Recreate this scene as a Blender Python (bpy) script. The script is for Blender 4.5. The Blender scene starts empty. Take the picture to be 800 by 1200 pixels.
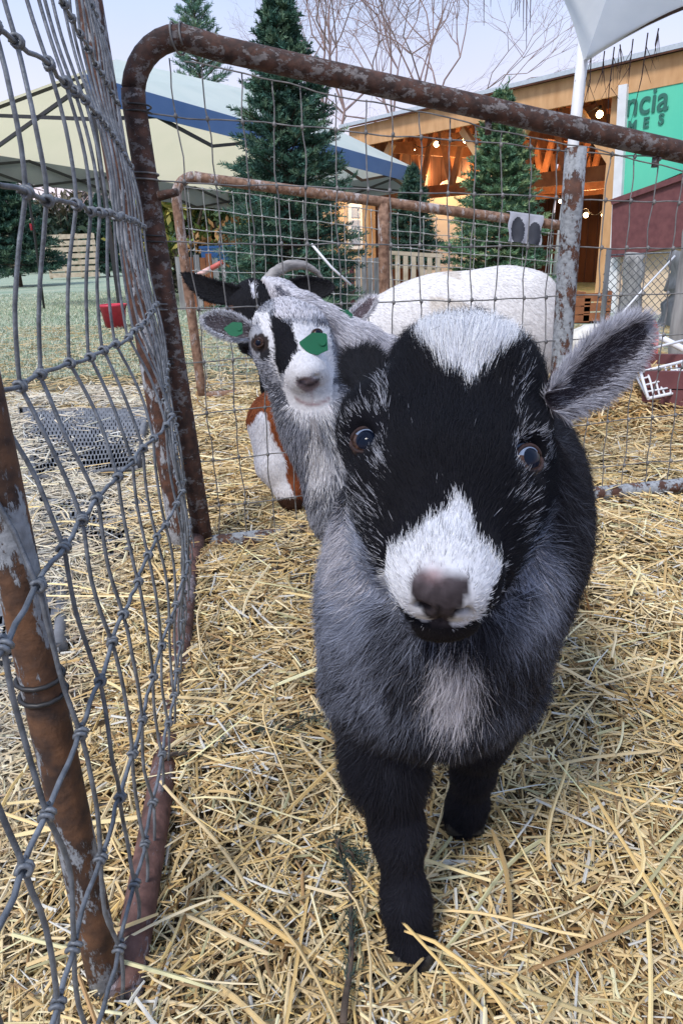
import bpy, bmesh, math, random
import numpy as np
from mathutils import Vector, Matrix
import mathutils.noise as mnoise
random.seed(7); RNG = np.random.default_rng(11)
SC = bpy.context.scene; COL = SC.collection
R = math.radians

# ------------------------------------------------------------------ camera
FPX = 824.0; TILT = R(20.6); ROLL = R(2.1)
CAM = np.array([0.0, 0.0, 0.55])
_r0 = np.array([1.0, 0, 0]); _u0 = np.array([0, math.sin(TILT), math.cos(TILT)]); CF = np.array([0, math.cos(TILT), -math.sin(TILT)])
CR = _r0*math.cos(ROLL) - _u0*math.sin(ROLL); CU = _r0*math.sin(ROLL) + _u0*math.cos(ROLL)
cd = bpy.data.cameras.new('camera'); cam = bpy.data.objects.new('camera', cd); COL.objects.link(cam)
cd.sensor_fit = 'VERTICAL'; cd.sensor_height = 36; cd.lens = FPX/1200*36; cd.clip_start = 0.02; cd.clip_end = 2000
cam.matrix_world = Matrix(((CR[0], CU[0], -CF[0], CAM[0]), (CR[1], CU[1], -CF[1], CAM[1]), (CR[2], CU[2], -CF[2], CAM[2]), (0, 0, 0, 1)))
cd.dof.use_dof = False
SC.camera = cam

# ------------------------------------------------------------------ world, sun, exposure
w = bpy.data.worlds.new('World'); SC.world = w; w.use_nodes = True
nt = w.node_tree; nt.nodes.clear()
out = nt.nodes.new('ShaderNodeOutputWorld'); bg = nt.nodes.new('ShaderNodeBackground')
sky = nt.nodes.new('ShaderNodeTexSky'); sky.sky_type = 'NISHITA'; sky.sun_disc = False
SUN_EL = R(52); SUN_AZ = R(215)
sky.sun_elevation = SUN_EL; sky.sun_rotation = SUN_AZ
tc = nt.nodes.new('ShaderNodeTexCoord'); sp = nt.nodes.new('ShaderNodeSeparateXYZ'); nt.links.new(tc.outputs['Generated'], sp.inputs[0])
cr = nt.nodes.new('ShaderNodeValToRGB'); nt.links.new(sp.outputs[2], cr.inputs[0])
e = cr.color_ramp.elements
e[0].position = 0.0; e[0].color = (9.6, 7.4, 7.4, 1)
e[1].position = 1.0; e[1].color = (4.8, 6.3, 9.3, 1)
for p_, c_ in ((0.10, (8.0, 7.4, 8.8, 1)), (0.30, (4.8, 6.0, 8.6, 1))):
    el = cr.color_ramp.elements.new(p_); el.color = c_
nz = nt.nodes.new('ShaderNodeTexNoise'); nz.inputs['Scale'].default_value = 2.2; nz.inputs['Detail'].default_value = 5
nt.links.new(tc.outputs['Generated'], nz.inputs['Vector'])
mp = nt.nodes.new('ShaderNodeMapRange'); mp.inputs['From Min'].default_value = .3; mp.inputs['From Max'].default_value = .7
mp.inputs['To Min'].default_value = .94; mp.inputs['To Max'].default_value = 1.08
nt.links.new(nz.outputs['Fac'], mp.inputs['Value'])
mu = nt.nodes.new('ShaderNodeVectorMath'); mu.operation = 'SCALE'; nt.links.new(cr.outputs[0], mu.inputs[0]); nt.links.new(mp.outputs[0], mu.inputs['Scale'])
mx = nt.nodes.new('ShaderNodeMixRGB'); mx.inputs[0].default_value = 0.88
nt.links.new(sky.outputs[0], mx.inputs[1]); nt.links.new(mu.outputs[0], mx.inputs[2])
nt.links.new(mx.outputs[0], bg.inputs[0]); bg.inputs[1].default_value = 0.096
nt.links.new(bg.outputs[0], out.inputs[0])
sl = bpy.data.lights.new('sun', 'SUN'); sl.energy = 2.3; sl.angle = R(13); sl.color = (1, .95, .9)
so = bpy.data.objects.new('sun', sl); COL.objects.link(so)
so.rotation_euler = (R(90)-SUN_EL, 0, math.pi-SUN_AZ)
SC.view_settings.view_transform = 'Standard'; SC.view_settings.look = 'None'; SC.view_settings.exposure = 0.48; SC.view_settings.gamma = 1
SC.cycles.max_bounces = 6; SC.cycles.diffuse_bounces = 3; SC.cycles.transparent_max_bounces = 8
try: SC.cycles_curves.shape = 'RIBBONS'
except Exception: pass
try: SC.render.hair_type = 'STRIP'
except Exception: pass

# ------------------------------------------------------------------ placing helpers: a sight line of the photograph met at a depth or on the ground
def ray(x, y): return CF + CR*((x-400)/FPX) - CU*((y-600)/FPX)
def W(x, y, d): return CAM + ray(x, y)*d
def G(x, y, z=0.0):
    q = ray(x, y); return CAM + q*((z-CAM[2])/q[2])
def PROJ(p):
    v = np.asarray(p) - CAM; d = v@CF
    return 400+FPX*(v@CR)/d, 600-FPX*(v@CU)/d, d
def YP(x, y, Y):      # sight line met at world distance Y
    q = ray(x, y); return CAM + q*(Y/q[1])
def nrm(v): v = np.asarray(v, float); return v/(np.linalg.norm(v)+1e-12)

# ------------------------------------------------------------------ materials
MATS = {}
def newmat(name):
    m = bpy.data.materials.new(name); m.use_nodes = True
    b = m.node_tree.nodes['Principled BSDF']; MATS[name] = m
    return m, m.node_tree, b
def col4(c): return (c[0], c[1], c[2], 1)
def simple(name, c, rough=.7, noise=.25, scale=40, metal=0, c2=None, bump=.0, detail=4, stretch=None, spec=.5):
    m, t, b = newmat(name); N = t.nodes; L = t.links
    tcn = N.new('ShaderNodeTexCoord'); mpn = N.new('ShaderNodeMapping'); L.new(tcn.outputs['Object'], mpn.inputs[0])
    if stretch: mpn.inputs['Scale'].default_value = stretch
    n = N.new('ShaderNodeTexNoise'); n.inputs['Scale'].default_value = scale; n.inputs['Detail'].default_value = detail; L.new(mpn.outputs[0], n.inputs['Vector'])
    r_ = N.new('ShaderNodeValToRGB'); L.new(n.outputs['Fac'], r_.inputs[0])
    if c2 is None:
        c2 = [min(1, v*(1+noise)) for v in c]; c = [v*(1-noise) for v in c]
    r_.color_ramp.elements[0].position = .3; r_.color_ramp.elements[0].color = col4(c)
    r_.color_ramp.elements[1].position = .7; r_.color_ramp.elements[1].color = col4(c2)
    L.new(r_.outputs[0], b.inputs['Base Color']); b.inputs['Roughness'].default_value = rough; b.inputs['Metallic'].default_value = metal
    b.inputs['Specular IOR Level'].default_value = spec
    if bump:
        bn = N.new('ShaderNodeBump'); bn.inputs['Strength'].default_value = bump; bn.inputs['Distance'].default_value = .01
        L.new(n.outputs['Fac'], bn.inputs['Height']); L.new(bn.outputs[0], b.inputs['Normal'])
    return m
def rusty(name, paint=(.36, .37, .40), rust1=(.040, .018, .013), rust2=(.125, .052, .030), amount=.5, scale=24, stretch=(1, 1, .35)):
    m, t, b = newmat(name); N = t.nodes; L = t.links
    tcn = N.new('ShaderNodeTexCoord'); mpn = N.new('ShaderNodeMapping'); L.new(tcn.outputs['Object'], mpn.inputs[0]); mpn.inputs['Scale'].default_value = stretch
    n1 = N.new('ShaderNodeTexNoise'); n1.inputs['Scale'].default_value = scale; n1.inputs['Detail'].default_value = 8; n1.inputs['Roughness'].default_value = .75; L.new(mpn.outputs[0], n1.inputs['Vector'])
    n2 = N.new('ShaderNodeTexNoise'); n2.inputs['Scale'].default_value = 160; n2.inputs['Detail'].default_value = 6; L.new(tcn.outputs['Object'], n2.inputs['Vector'])
    n3 = N.new('ShaderNodeTexNoise'); n3.inputs['Scale'].default_value = 60; n3.inputs['Detail'].default_value = 6; L.new(tcn.outputs['Object'], n3.inputs['Vector'])
    mask = N.new('ShaderNodeValToRGB'); L.new(n1.outputs['Fac'], mask.inputs[0])
    p = .5 - (.5-amount)*.45
    mask.color_ramp.elements[0].position = p-.015; mask.color_ramp.elements[0].color = (0, 0, 0, 1)
    mask.color_ramp.elements[1].position = p+.015; mask.color_ramp.elements[1].color = (1, 1, 1, 1)
    rr = N.new('ShaderNodeValToRGB'); L.new(n3.outputs['Fac'], rr.inputs[0])
    rr.color_ramp.elements[0].position = .35; rr.color_ramp.elements[0].color = col4(rust1); rr.color_ramp.elements[1].position = .68; rr.color_ramp.elements[1].color = col4(rust2)
    pr_ = N.new('ShaderNodeValToRGB'); L.new(n2.outputs['Fac'], pr_.inputs[0])
    pr_.color_ramp.elements[0].position = .3; pr_.color_ramp.elements[0].color = col4([v*.6 for v in paint]); pr_.color_ramp.elements[1].position = .6; pr_.color_ramp.elements[1].color = col4(paint)
    mixn = N.new('ShaderNodeMixRGB'); L.new(mask.outputs[0], mixn.inputs[0]); L.new(rr.outputs[0], mixn.inputs[1]); L.new(pr_.outputs[0], mixn.inputs[2])
    L.new(mixn.outputs[0], b.inputs['Base Color']); b.inputs['Roughness'].default_value = .78
    bn = N.new('ShaderNodeBump'); bn.inputs['Strength'].default_value = .6; bn.inputs['Distance'].default_value = .002
    ad = N.new('ShaderNodeMath'); ad.operation = 'ADD'; L.new(mask.outputs[0], ad.inputs[0]); L.new(n2.outputs['Fac'], ad.inputs[1])
    L.new(ad.outputs[0], bn.inputs['Height']); L.new(bn.outputs[0], b.inputs['Normal'])
    return m
def attrmat(name, attr='col', rough=.75, spec=.2, noise=0., scale=300, trans=0, sheen=0):
    m, t, b = newmat(name); N = t.nodes; L = t.links
    a = N.new('ShaderNodeAttribute'); a.attribute_name = attr
    src = a.outputs['Color']
    if noise:
        tcn = N.new('ShaderNodeTexCoord'); n = N.new('ShaderNodeTexNoise'); n.inputs['Scale'].default_value = scale; L.new(tcn.outputs['Object'], n.inputs['Vector'])
        mr = N.new('ShaderNodeMapRange'); mr.inputs['To Min'].default_value = 1-noise; mr.inputs['To Max'].default_value = 1+noise; L.new(n.outputs['Fac'], mr.inputs['Value'])
        sc_ = N.new('ShaderNodeVectorMath'); sc_.operation = 'SCALE'; L.new(src, sc_.inputs[0]); L.new(mr.outputs[0], sc_.inputs['Scale']); src = sc_.outputs[0]
    L.new(src, b.inputs['Base Color']); b.inputs['Roughness'].default_value = rough; b.inputs['Specular IOR Level'].default_value = spec
    if sheen: b.inputs['Sheen Weight'].default_value = sheen
    return m
M_gate = rusty('rusty pipe with flaking grey paint', amount=.60, paint=(.20,.18,.178), rust1=(.028, .014, .011), rust2=(.10, .045, .030), scale=85, stretch=(.5, .5, .8))
M_leg = rusty('half rusted grey pipe', amount=.5)
M_post = rusty('rusted grey post', rust1=(.040, .022, .016), rust2=(.155, .072, .034), paint=(.30, .32, .35), amount=.58, scale=34)
M_rail = rusty('reddish rusted rail', rust1=(.06, .028, .024), rust2=(.17, .085, .07), paint=(.26, .22, .24), amount=.62, scale=14, stretch=(1, .35, 1))
M_spot = rusty('grey painted post with rust spots', amount=.46, scale=38, paint=(.31, .33, .355), stretch=(1, 1, .6))
M_rear = rusty('weathered brown rail', rust1=(.12, .06, .035), rust2=(.30, .18, .12), paint=(.42, .36, .34), amount=.6, scale=22)
M_wire = simple('galvanised wire', (.085, .095, .11), .55, c2=(.22, .24, .27), scale=70, metal=.35, bump=.3)
M_wire2 = simple('aged mesh wire', (.10, .10, .105), .6, c2=(.27, .26, .25), scale=60, metal=.3)
M_wire3 = simple('pale mesh wire', (.25, .26, .25), .6, c2=(.45, .46, .45), scale=30, metal=.2)
M_bark = simple('bark', (.05, .035, .025), .9, c2=(.14, .10, .075), scale=30, bump=.6)
M_bare = simple('pinkish bare branches', (.24, .16, .15), .9, c2=(.40, .29, .27), scale=4)
M_grey = simple('weathered grey wood', (.17, .165, .165), .9, c2=(.40, .39, .38), scale=26, bump=.6, stretch=(1, 1, .15))
M_pine = simple('fresh pine timber', (.50, .27, .12), .7, c2=(.64, .38, .19), scale=12, bump=.1, stretch=(1, 1, .3))
M_pinew = simple('pallet wood', (.36, .29, .20), .85, c2=(.58, .49, .38), scale=10, bump=.2)
M_truss = simple('orange brown timber', (.22, .075, .03), .8, c2=(.36, .14, .055), scale=9)
M_dark = simple('dark barn boards', (.05, .02, .013), .9, c2=(.12, .045, .025), scale=8)
M_white = simple('white paint', (.70, .71, .74), .6, noise=.07, scale=9)
def fabric(name, c, c2, scale=3, tr=.45):
    m = simple(name, c, .8, c2=c2, scale=scale, bump=.5); t = m.node_tree; b = t.nodes['Principled BSDF']; tl = t.nodes.new('ShaderNodeBsdfTranslucent'); mxs = t.nodes.new('ShaderNodeMixShader'); mxs.inputs[0].default_value = tr
    t.links.new(b.inputs['Base Color'].links[0].from_socket, tl.inputs[0]); t.links.new(b.outputs[0], mxs.inputs[1]); t.links.new(tl.outputs[0], mxs.inputs[2]); t.links.new(mxs.outputs[0], t.nodes['Material Output'].inputs[0]); return m
M_fabw = fabric('white canopy fabric', (.74, .76, .80), (.82, .83, .86), 5, .5)
M_mar = simple('maroon board', (.115, .035, .04), .7, c2=(.17, .06, .062), scale=14)
M_ply = simple('pale plywood', (.58, .43, .30), .8, c2=(.72, .57, .42), scale=5)
M_rubber = simple('grey rubber', (.10, .105, .12), .75, c2=(.19, .20, .22), scale=30)
M_steel = simple('dark tent frame', (.02, .02, .022), .5, noise=.2)
M_attr = attrmat('coloured pieces', noise=.12)
M_leaf = attrmat('foliage', rough=.6, spec=.3)
M_straw = attrmat('straw stems', rough=.6, spec=.25)
M_fur = attrmat('fur', rough=.62, spec=.16)
M_skin = attrmat('undercoat', rough=.9, spec=.08, noise=.3, scale=260)

# ------------------------------------------------------------------ mesh helpers
def tag(o, label=None, cat=None, group=None, kind=None):
    if label: o['label'] = label
    if cat: o['category'] = cat
    if group: o['group'] = group
    if kind: o['kind'] = kind
    return o
def empty(name, loc=(0, 0, 0), label=None, cat=None, group=None):
    o = bpy.data.objects.new(name, None); COL.objects.link(o); o.location = loc; o.empty_display_size = .1
    return tag(o, label, cat, group)
def link(name, me, mat=None, parent=None, smooth=False):
    if mat is not None and not me.materials: me.materials.append(mat)
    if smooth: me.polygons.foreach_set('use_smooth', np.ones(len(me.polygons), bool))
    o = bpy.data.objects.new(name, me); COL.objects.link(o)
    if parent is not None:
        o.parent = parent; o.matrix_parent_inverse = Matrix.Translation(-Vector(parent.location)) if parent.parent is None else (Matrix.Translation(-Vector(parent.parent.location)))
        if parent.parent is not None: o.matrix_parent_inverse = Matrix.Identity(4)
    return o
class MB:
    def __init__(s): s.v = []; s.f = []; s.c = []; s.n = 0; s.sm = []
    def add(s, v, f, c=None, smooth=False):
        v = np.asarray(v, float).reshape(-1, 3)
        s.v.append(v); s.f += [tuple(i+s.n for i in q) for q in f]; s.c += [c]*len(f); s.sm += [smooth]*len(f); s.n += len(v)
    def box(s, a, b, c=None, jit=0):
        x0, y0, z0 = a; x1, y1, z1 = b
        s.add([(x0, y0, z0), (x1, y0, z0), (x1, y1, z0), (x0, y1, z0), (x0, y0, z1), (x1, y0, z1), (x1, y1, z1), (x0, y1, z1)],
              [(0, 3, 2, 1), (4, 5, 6, 7), (0, 1, 5, 4), (1, 2, 6, 5), (2, 3, 7, 6), (3, 0, 4, 7)], c)
    def obox(s, o, ex, ey, ez, c=None):       # box from corner o with edge vectors
        o, ex, ey, ez = [np.asarray(q, float) for q in (o, ex, ey, ez)]
        s.add([o, o+ex, o+ex+ey, o+ey, o+ez, o+ex+ez, o+ex+ey+ez, o+ey+ez],
              [(0, 3, 2, 1), (4, 5, 6, 7), (0, 1, 5, 4), (1, 2, 6, 5), (2, 3, 7, 6), (3, 0, 4, 7)], c)
    def beam(s, a, b, wd, hg, c=None, up=(0, 0, 1)):
        a = np.asarray(a, float); b = np.asarray(b, float); d = nrm(b-a); sd = np.cross(d, up)
        sd = nrm(sd) if np.linalg.norm(sd) > 1e-4 else np.array([1., 0, 0]); u_ = np.cross(sd, d)
        s.obox(a-sd*wd/2-u_*hg/2, b-a, sd*wd, u_*hg, c)
    def tube(s, pts, r, n=8, c=None, caps=True, closed=False):
        P = np.asarray(pts, float); m = len(P); r = np.full(m, r, float) if np.isscalar(r) else np.asarray(r, float)
        if closed: T = np.roll(P, -1, 0)-np.roll(P, 1, 0)
        else: T = np.gradient(P, axis=0)
        T /= np.linalg.norm(T, axis=1)[:, None]+1e-12
        ref = np.array([0, 0, 1.]) if abs(T[0][2]) < .9 else np.array([1., 0, 0])
        A = nrm(np.cross(T[0], ref)); V = []
        ang = np.arange(n)*2*math.pi/n; ca = np.cos(ang)[:, None]; sa = np.sin(ang)[:, None]
        for i in range(m):
            A = nrm(A - T[i]*(A@T[i])); B = np.cross(T[i], A)
            V.append(P[i] + r[i]*(ca*A + sa*B))
        F = []
        for i in range(m if closed else m-1):
            j = (i+1) % m
            for k in range(n):
                k2 = (k+1) % n; F.append((i*n+k, i*n+k2, j*n+k2, j*n+k))
        s.add(np.vstack(V), F, c, True)
        if caps and not closed:
            b0 = s.n-m*n
            s.f += [tuple(b0+k for k in range(n))[::-1], tuple(b0+(m-1)*n+k for k in range(n))]; s.c += [c, c]; s.sm += [False, False]
    def quad(s, a, b, c_, d, c=None): s.add([a, b, c_, d], [(0, 1, 2, 3)], c)
    def mesh(s, name):
        me = bpy.data.meshes.new(name)
        me.from_pydata(np.vstack(s.v).tolist(), [], s.f); me.polygons.foreach_set('use_smooth', s.sm)
        if any(c is not None for c in s.c):
            at = me.attributes.new('col', 'FLOAT_COLOR', 'FACE')
            at.data.foreach_set('color', np.array([(*(c if c is not None else (.5, .5, .5)), 1) for c in s.c], np.float32).ravel())
        me.update(); return me
    def build(s, name, mat, parent=None): return link(name, s.mesh(name), mat, parent)
def npmesh(name, V, F, colr=None, mat=None, parent=None, smooth=False):
    """V (n,3), F (m,k) all same k, colr (m,3) per face"""
    me = bpy.data.meshes.new(name); n, (m, k) = len(V), F.shape
    me.vertices.add(n); me.vertices.foreach_set('co', np.asarray(V, np.float32).ravel())
    me.loops.add(m*k); me.loops.foreach_set('vertex_index', F.astype(np.int32).ravel())
    me.polygons.add(m); me.polygons.foreach_set('loop_start', np.arange(m, dtype=np.int32)*k); me.polygons.foreach_set('loop_total', np.full(m, k, np.int32))
    me.polygons.foreach_set('use_smooth', np.full(m, smooth))
    me.update(calc_edges=True)
    if colr is not None:
        dom = 'FACE' if len(colr) == m and len(colr) != n else 'POINT'
        at = me.attributes.new('col', 'FLOAT_COLOR', dom)
        c4 = np.ones((len(colr), 4), np.float32); c4[:, :3] = colr; at.data.foreach_set('color', c4.ravel())
    return link(name, me, mat, parent)

# ------------------------------------------------------------------ ground
def ground_z(x, y):
    x = np.asarray(x, float); y = np.asarray(y, float)
    s = 1/(1+np.exp(-(x-.6)*1.2)); t = np.clip((y-3.6)/5, 0, 1); t = t*t*(3-2*t)
    return -.34*s*t
xs = np.concatenate([-np.geomspace(400, 6, 14), np.linspace(-5, 5, 41), np.geomspace(6, 400, 14)])
ys = np.concatenate([[-60, -20, -6, -2], np.linspace(-1, 12, 60), np.geomspace(13, 600, 22)])
XX, YY = np.meshgrid(xs, ys); ZZ = ground_z(XX, YY)
V = np.stack([XX, YY, ZZ], -1).reshape(-1, 3); nx = len(xs); ny = len(ys)
I = np.arange(nx*ny).reshape(ny, nx); F = np.stack([I[:-1, :-1], I[:-1, 1:], I[1:, 1:], I[1:, :-1]], -1).reshape(-1, 4)
m, t, b = newmat('frosty lawn'); N = t.nodes; L = t.links
tcn = N.new('ShaderNodeTexCoord')
n1 = N.new('ShaderNodeTexNoise'); n1.inputs['Scale'].default_value = 1.3; n1.inputs['Detail'].default_value = 8; n1.inputs['Roughness'].default_value = .7; L.new(tcn.outputs['Object'], n1.inputs[0])
n2 = N.new('ShaderNodeTexNoise'); n2.inputs['Scale'].default_value = 22; n2.inputs['Detail'].default_value = 6; L.new(tcn.outputs['Object'], n2.inputs[0])
ra = N.new('ShaderNodeValToRGB'); L.new(n1.outputs['Fac'], ra.inputs[0]); E_ = ra.color_ramp.elements
E_[0].position = .36; E_[0].color = (.24, .33, .23, 1); E_[1].position = .66; E_[1].color = (.44, .46, .33, 1)
el = E_.new(.5); el.color = (.34, .41, .30, 1)
rb = N.new('ShaderNodeValToRGB'); L.new(n2.outputs['Fac'], rb.inputs[0]); rb.color_ramp.elements[0].position = .3; rb.color_ramp.elements[0].color = (.5, .5, .5, 1); rb.color_ramp.elements[1].position = .7; rb.color_ramp.elements[1].color = (1.3, 1.3, 1.3, 1)
mm = N.new('ShaderNodeMixRGB'); mm.blend_type = 'MULTIPLY'; mm.inputs[0].default_value = 1; L.new(ra.outputs[0], mm.inputs[1]); L.new(rb.outputs[0], mm.inputs[2])
# trodden straw litter near the pen fades into the lawn
sx = N.new('ShaderNodeSeparateXYZ'); L.new(tcn.outputs['Object'], sx.inputs[0])
ma = N.new('ShaderNodeMath'); ma.operation = 'MULTIPLY_ADD'; L.new(n1.outputs['Fac'], ma.inputs[0]); ma.inputs[1].default_value = 2.5; L.new(sx.outputs[1], ma.inputs[2])
mr = N.new('ShaderNodeMapRange'); L.new(ma.outputs[0], mr.inputs[0]); mr.inputs['From Min'].default_value = 4.2; mr.inputs['From Max'].default_value = 5.6
mx2 = N.new('ShaderNodeMixRGB'); L.new(mr.outputs[0], mx2.inputs[0]); L.new(mm.outputs[0], mx2.inputs[2])
rc = N.new('ShaderNodeValToRGB'); L.new(n2.outputs['Fac'], rc.inputs[0]); rc.color_ramp.elements[0].position = .35; rc.color_ramp.elements[0].color = (.035, .022, .013, 1); rc.color_ramp.elements[1].position = .7; rc.color_ramp.elements[1].color = (.15, .10, .05, 1)
L.new(rc.outputs[0], mx2.inputs[1]); L.new(mx2.outputs[0], b.inputs['Base Color']); b.inputs['Roughness'].default_value = .95
bn = N.new('ShaderNodeBump'); bn.inputs['Strength'].default_value = .6; bn.inputs['Distance'].default_value = .03; L.new(n2.outputs['Fac'], bn.inputs['Height']); L.new(bn.outputs[0], b.inputs['Normal'])
tag(npmesh('ground', V, F, mat=m, smooth=True), kind='structure')

# straw
STRAW = np.array([(.62, .50, .28), (.70, .60, .38), (.55, .42, .20), (.74, .67, .48), (.48, .36, .18), (.56, .50, .30), (.62, .54, .36), (.34, .23, .12), (.46, .47, .30), (.66, .52, .24)])
def straw_z(x, y):   # gently lumpy bedding
    return .012*np.sin(x*9+1.3*np.sin(y*5))*np.sin(y*7+x*3) + .01*np.sin(x*23+y*17)
def ribbons(cx, cy, cz, L_, wd, yaw, pitch, bend, colr, name, mat, label=None, fold=.35, parent=None, m=3):
    n = len(cx); t = np.linspace(-.5, .5, m); V = np.zeros((n, m, 3, 3))
    dx = np.cos(yaw)*np.cos(pitch); dy = np.sin(yaw)*np.cos(pitch); dz = np.sin(pitch)
    nx_ = -np.sin(yaw); ny_ = np.cos(yaw)
    roll = RNG.normal(0, .5, n)
    for i, tt in enumerate(t):
        side = bend*((abs(tt)*2)**2 if m == 3 else 1.4*math.sin(tt*2.6+.4))
        X = cx+dx*L_*tt+nx_*side; Y = cy+dy*L_*tt+ny_*side; Z = cz+dz*L_*tt - np.abs(bend)*.3*(abs(tt)*2)
        wk = wd*(1-.35*(tt == .5))
        for j, s in enumerate((-.5, 0, .5)):
            V[:, i, j, 0] = X+nx_*wk*s*np.cos(roll); V[:, i, j, 1] = Y+ny_*wk*s*np.cos(roll); V[:, i, j, 2] = Z+wk*s*np.sin(roll)+(wk*fold if s == 0 else 0)
    b_ = (np.arange(n)*3*m)[:, None, None]
    q = np.array([[3*i+a, 3*i+a+1, 3*i+a+4, 3*i+a+3] for i in range(m-1) for a in (0, 1)])
    F = (b_+q[None]).reshape(-1, 4)
    o = npmesh(name, V.reshape(-1, 3), F, np.repeat(colr, 2*(m-1), 0), mat, parent)
    return tag(o, label, kind='stuff')
def straw_cols(n, dull=0):
    c = STRAW[RNG.choice(len(STRAW), n, p=[.17, .16, .12, .15, .08, .09, .1, .03, .05, .05])]*RNG.uniform(.72, 1.2, (n, 1))*np.array([1.10, 1.0, .88])
    return np.clip(c*(1-dull*.3), 0, .85)
n = 150000
yy = .12+2.9*RNG.random(n)**1.25; hw = .35+yy*.62; xx = RNG.uniform(-1, 1, n)*hw+.05
# trodden, pressed bedding: layered
lay = RNG.random(n)
xx2, yy2 = xx, yy
L_ = RNG.gamma(2.8, .0150, n)*(.66+.34*yy2); L_ = np.clip(L_, .010, .17)
wd = RNG.uniform(.0010, .0033, n)*(.8+.35*yy2)
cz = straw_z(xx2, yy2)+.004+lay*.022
for hx_, hy_ in ((.046, .405), (.112, .545)):      # pressed down under the kid's hooves
    cz = cz*(1-.85*np.exp(-((xx2-hx_)/.035)**2-((yy2-hy_+.01)/.05)**2))
cz = cz+ground_z(xx2, yy2)
MATQ = [([(24, 480), (172, 480), (162, 548), (40, 560)], .80), ([(50, 588), (176, 590), (150, 650), (48, 660)], .55), ([(-90, 660), (78, 640), (70, 760), (-110, 800)], .45)]
def in_quad(x, y, q):
    r_ = np.zeros(len(x), bool); P = [G(a, b)[:2] for a, b in q]
    for i in range(4):
        (x1, y1), (x2, y2) = P[i], P[(i+1) % 4]; r_ ^= ((y1 > y) != (y2 > y)) & (x < (x2-x1)*(y-y1)/(y2-y1+1e-9)+x1)
    return r_
for q_, dr_ in MATQ:       # most of the straw is swept off the rubber mats
    m_ = in_quad(xx2, yy2, q_) & (RNG.random(n) < dr_); cz[m_] -= .05
c_ = straw_cols(n); c_[lay < .4] *= .5; c_[RNG.random(n) < .10] *= np.array([.42, .34, .28]); c_[RNG.random(n) < .08] = np.array([.62, .60, .54])  # lower stems coloured darker, painting in the shade of the gaps
fr_ = (np.clip((-.22-.12*yy2-xx2)/.15, 0, 1)*.55)[:, None]; c_ = c_*(1-fr_)+np.array([.66, .65, .60])*fr_*RNG.uniform(.7, 1.1, (n, 1))
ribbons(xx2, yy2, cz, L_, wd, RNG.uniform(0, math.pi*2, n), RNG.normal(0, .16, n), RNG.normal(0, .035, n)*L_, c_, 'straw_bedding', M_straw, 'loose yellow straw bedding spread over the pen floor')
n = 420      # longer, paler stems on top
yy = .2+1.6*RNG.random(n)**1.1; xx = RNG.uniform(-1, 1, n)*(.3+yy*.6)+.05
L_ = RNG.uniform(.08, .2, n)
ribbons(xx, yy, .03+straw_z(xx, yy)+RNG.random(n)*.012, L_, RNG.uniform(.0022, .0045, n), RNG.uniform(0, 6.3, n), RNG.normal(0, .12, n), RNG.normal(0, .09, n)*L_, np.clip(straw_cols(n)*1.12, 0, .85), 'long_straw_stems', M_straw, 'long pale straw stems lying on top of the bedding', m=8)
# sparse litter thinning into lawn
n = 12000
yy = 2.6+3.6*RNG.random(n)**1.6; xx = RNG.uniform(-1, 1, n)*(.4+yy*.6)
L_ = RNG.uniform(.05, .13, n)
ribbons(xx, yy, ground_z(xx, yy)+.008+RNG.random(n)*.01, L_, RNG.uniform(.004, .007, n), RNG.uniform(0, 6.3, n), RNG.normal(0, .12, n), RNG.normal(0, .06, n)*L_, straw_cols(n, .4)*.85, 'scattered_straw', M_straw, 'thin scattered straw at the edge of the frosty lawn')
# grass blades on the lawn
n = 85000
yy = 3.4+9*RNG.random(n)**1.5; xx = -.6-RNG.random(n)*(.2+yy*.62)*1.0+.9*(RNG.random(n) < .25)*RNG.random(n)
h = RNG.uniform(.012, .032, n); a = RNG.uniform(0, 6.3, n); wv = RNG.uniform(.003, .006, n)
V = np.zeros((n, 3, 3)); V[:, 0] = np.stack([xx-np.cos(a)*wv, yy-np.sin(a)*wv, ground_z(xx, yy)], 1); V[:, 1] = np.stack([xx+np.cos(a)*wv, yy+np.sin(a)*wv, ground_z(xx, yy)], 1)
V[:, 2] = np.stack([xx+RNG.normal(0, .018, n), yy+RNG.normal(0, .018, n), ground_z(xx, yy)+h], 1)
gc = np.array([(.32, .40, .29), (.42, .47, .36), (.52, .53, .42), (.24, .33, .22), (.56, .54, .40)])[RNG.integers(0, 5, n)]
tag(npmesh('grass', V.reshape(-1, 3), np.arange(n*3).reshape(-1, 3), gc, M_leaf), 'short frosty pale green grass of the lawn', kind='stuff')
# ------------------------------------------------------------------ fences
def knot_mesh(name, r=.0016):
    mb = MB(); t = np.linspace(0, 2*math.pi*2.3, 22); k = r*2.0
    mb.tube(np.stack([np.linspace(-2.6, 2.6, 22)*r, np.cos(t)*k, np.sin(t)*k], 1), r*.95, 6)
    me = mb.mesh(name); me.materials.append(M_wire); return me
def smooth_curve(xs_, ys_, q):
    return np.interp(q, xs_, ys_)
def wob(seed, t, a, f=9.):
    rr = np.random.default_rng(seed); ph = rr.uniform(0, 6.3, 3)
    return a*(np.sin(t*f+ph[0])+.6*np.sin(t*f*2.3+ph[1])+.4*np.sin(t*f*4.1+ph[2]))
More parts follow.
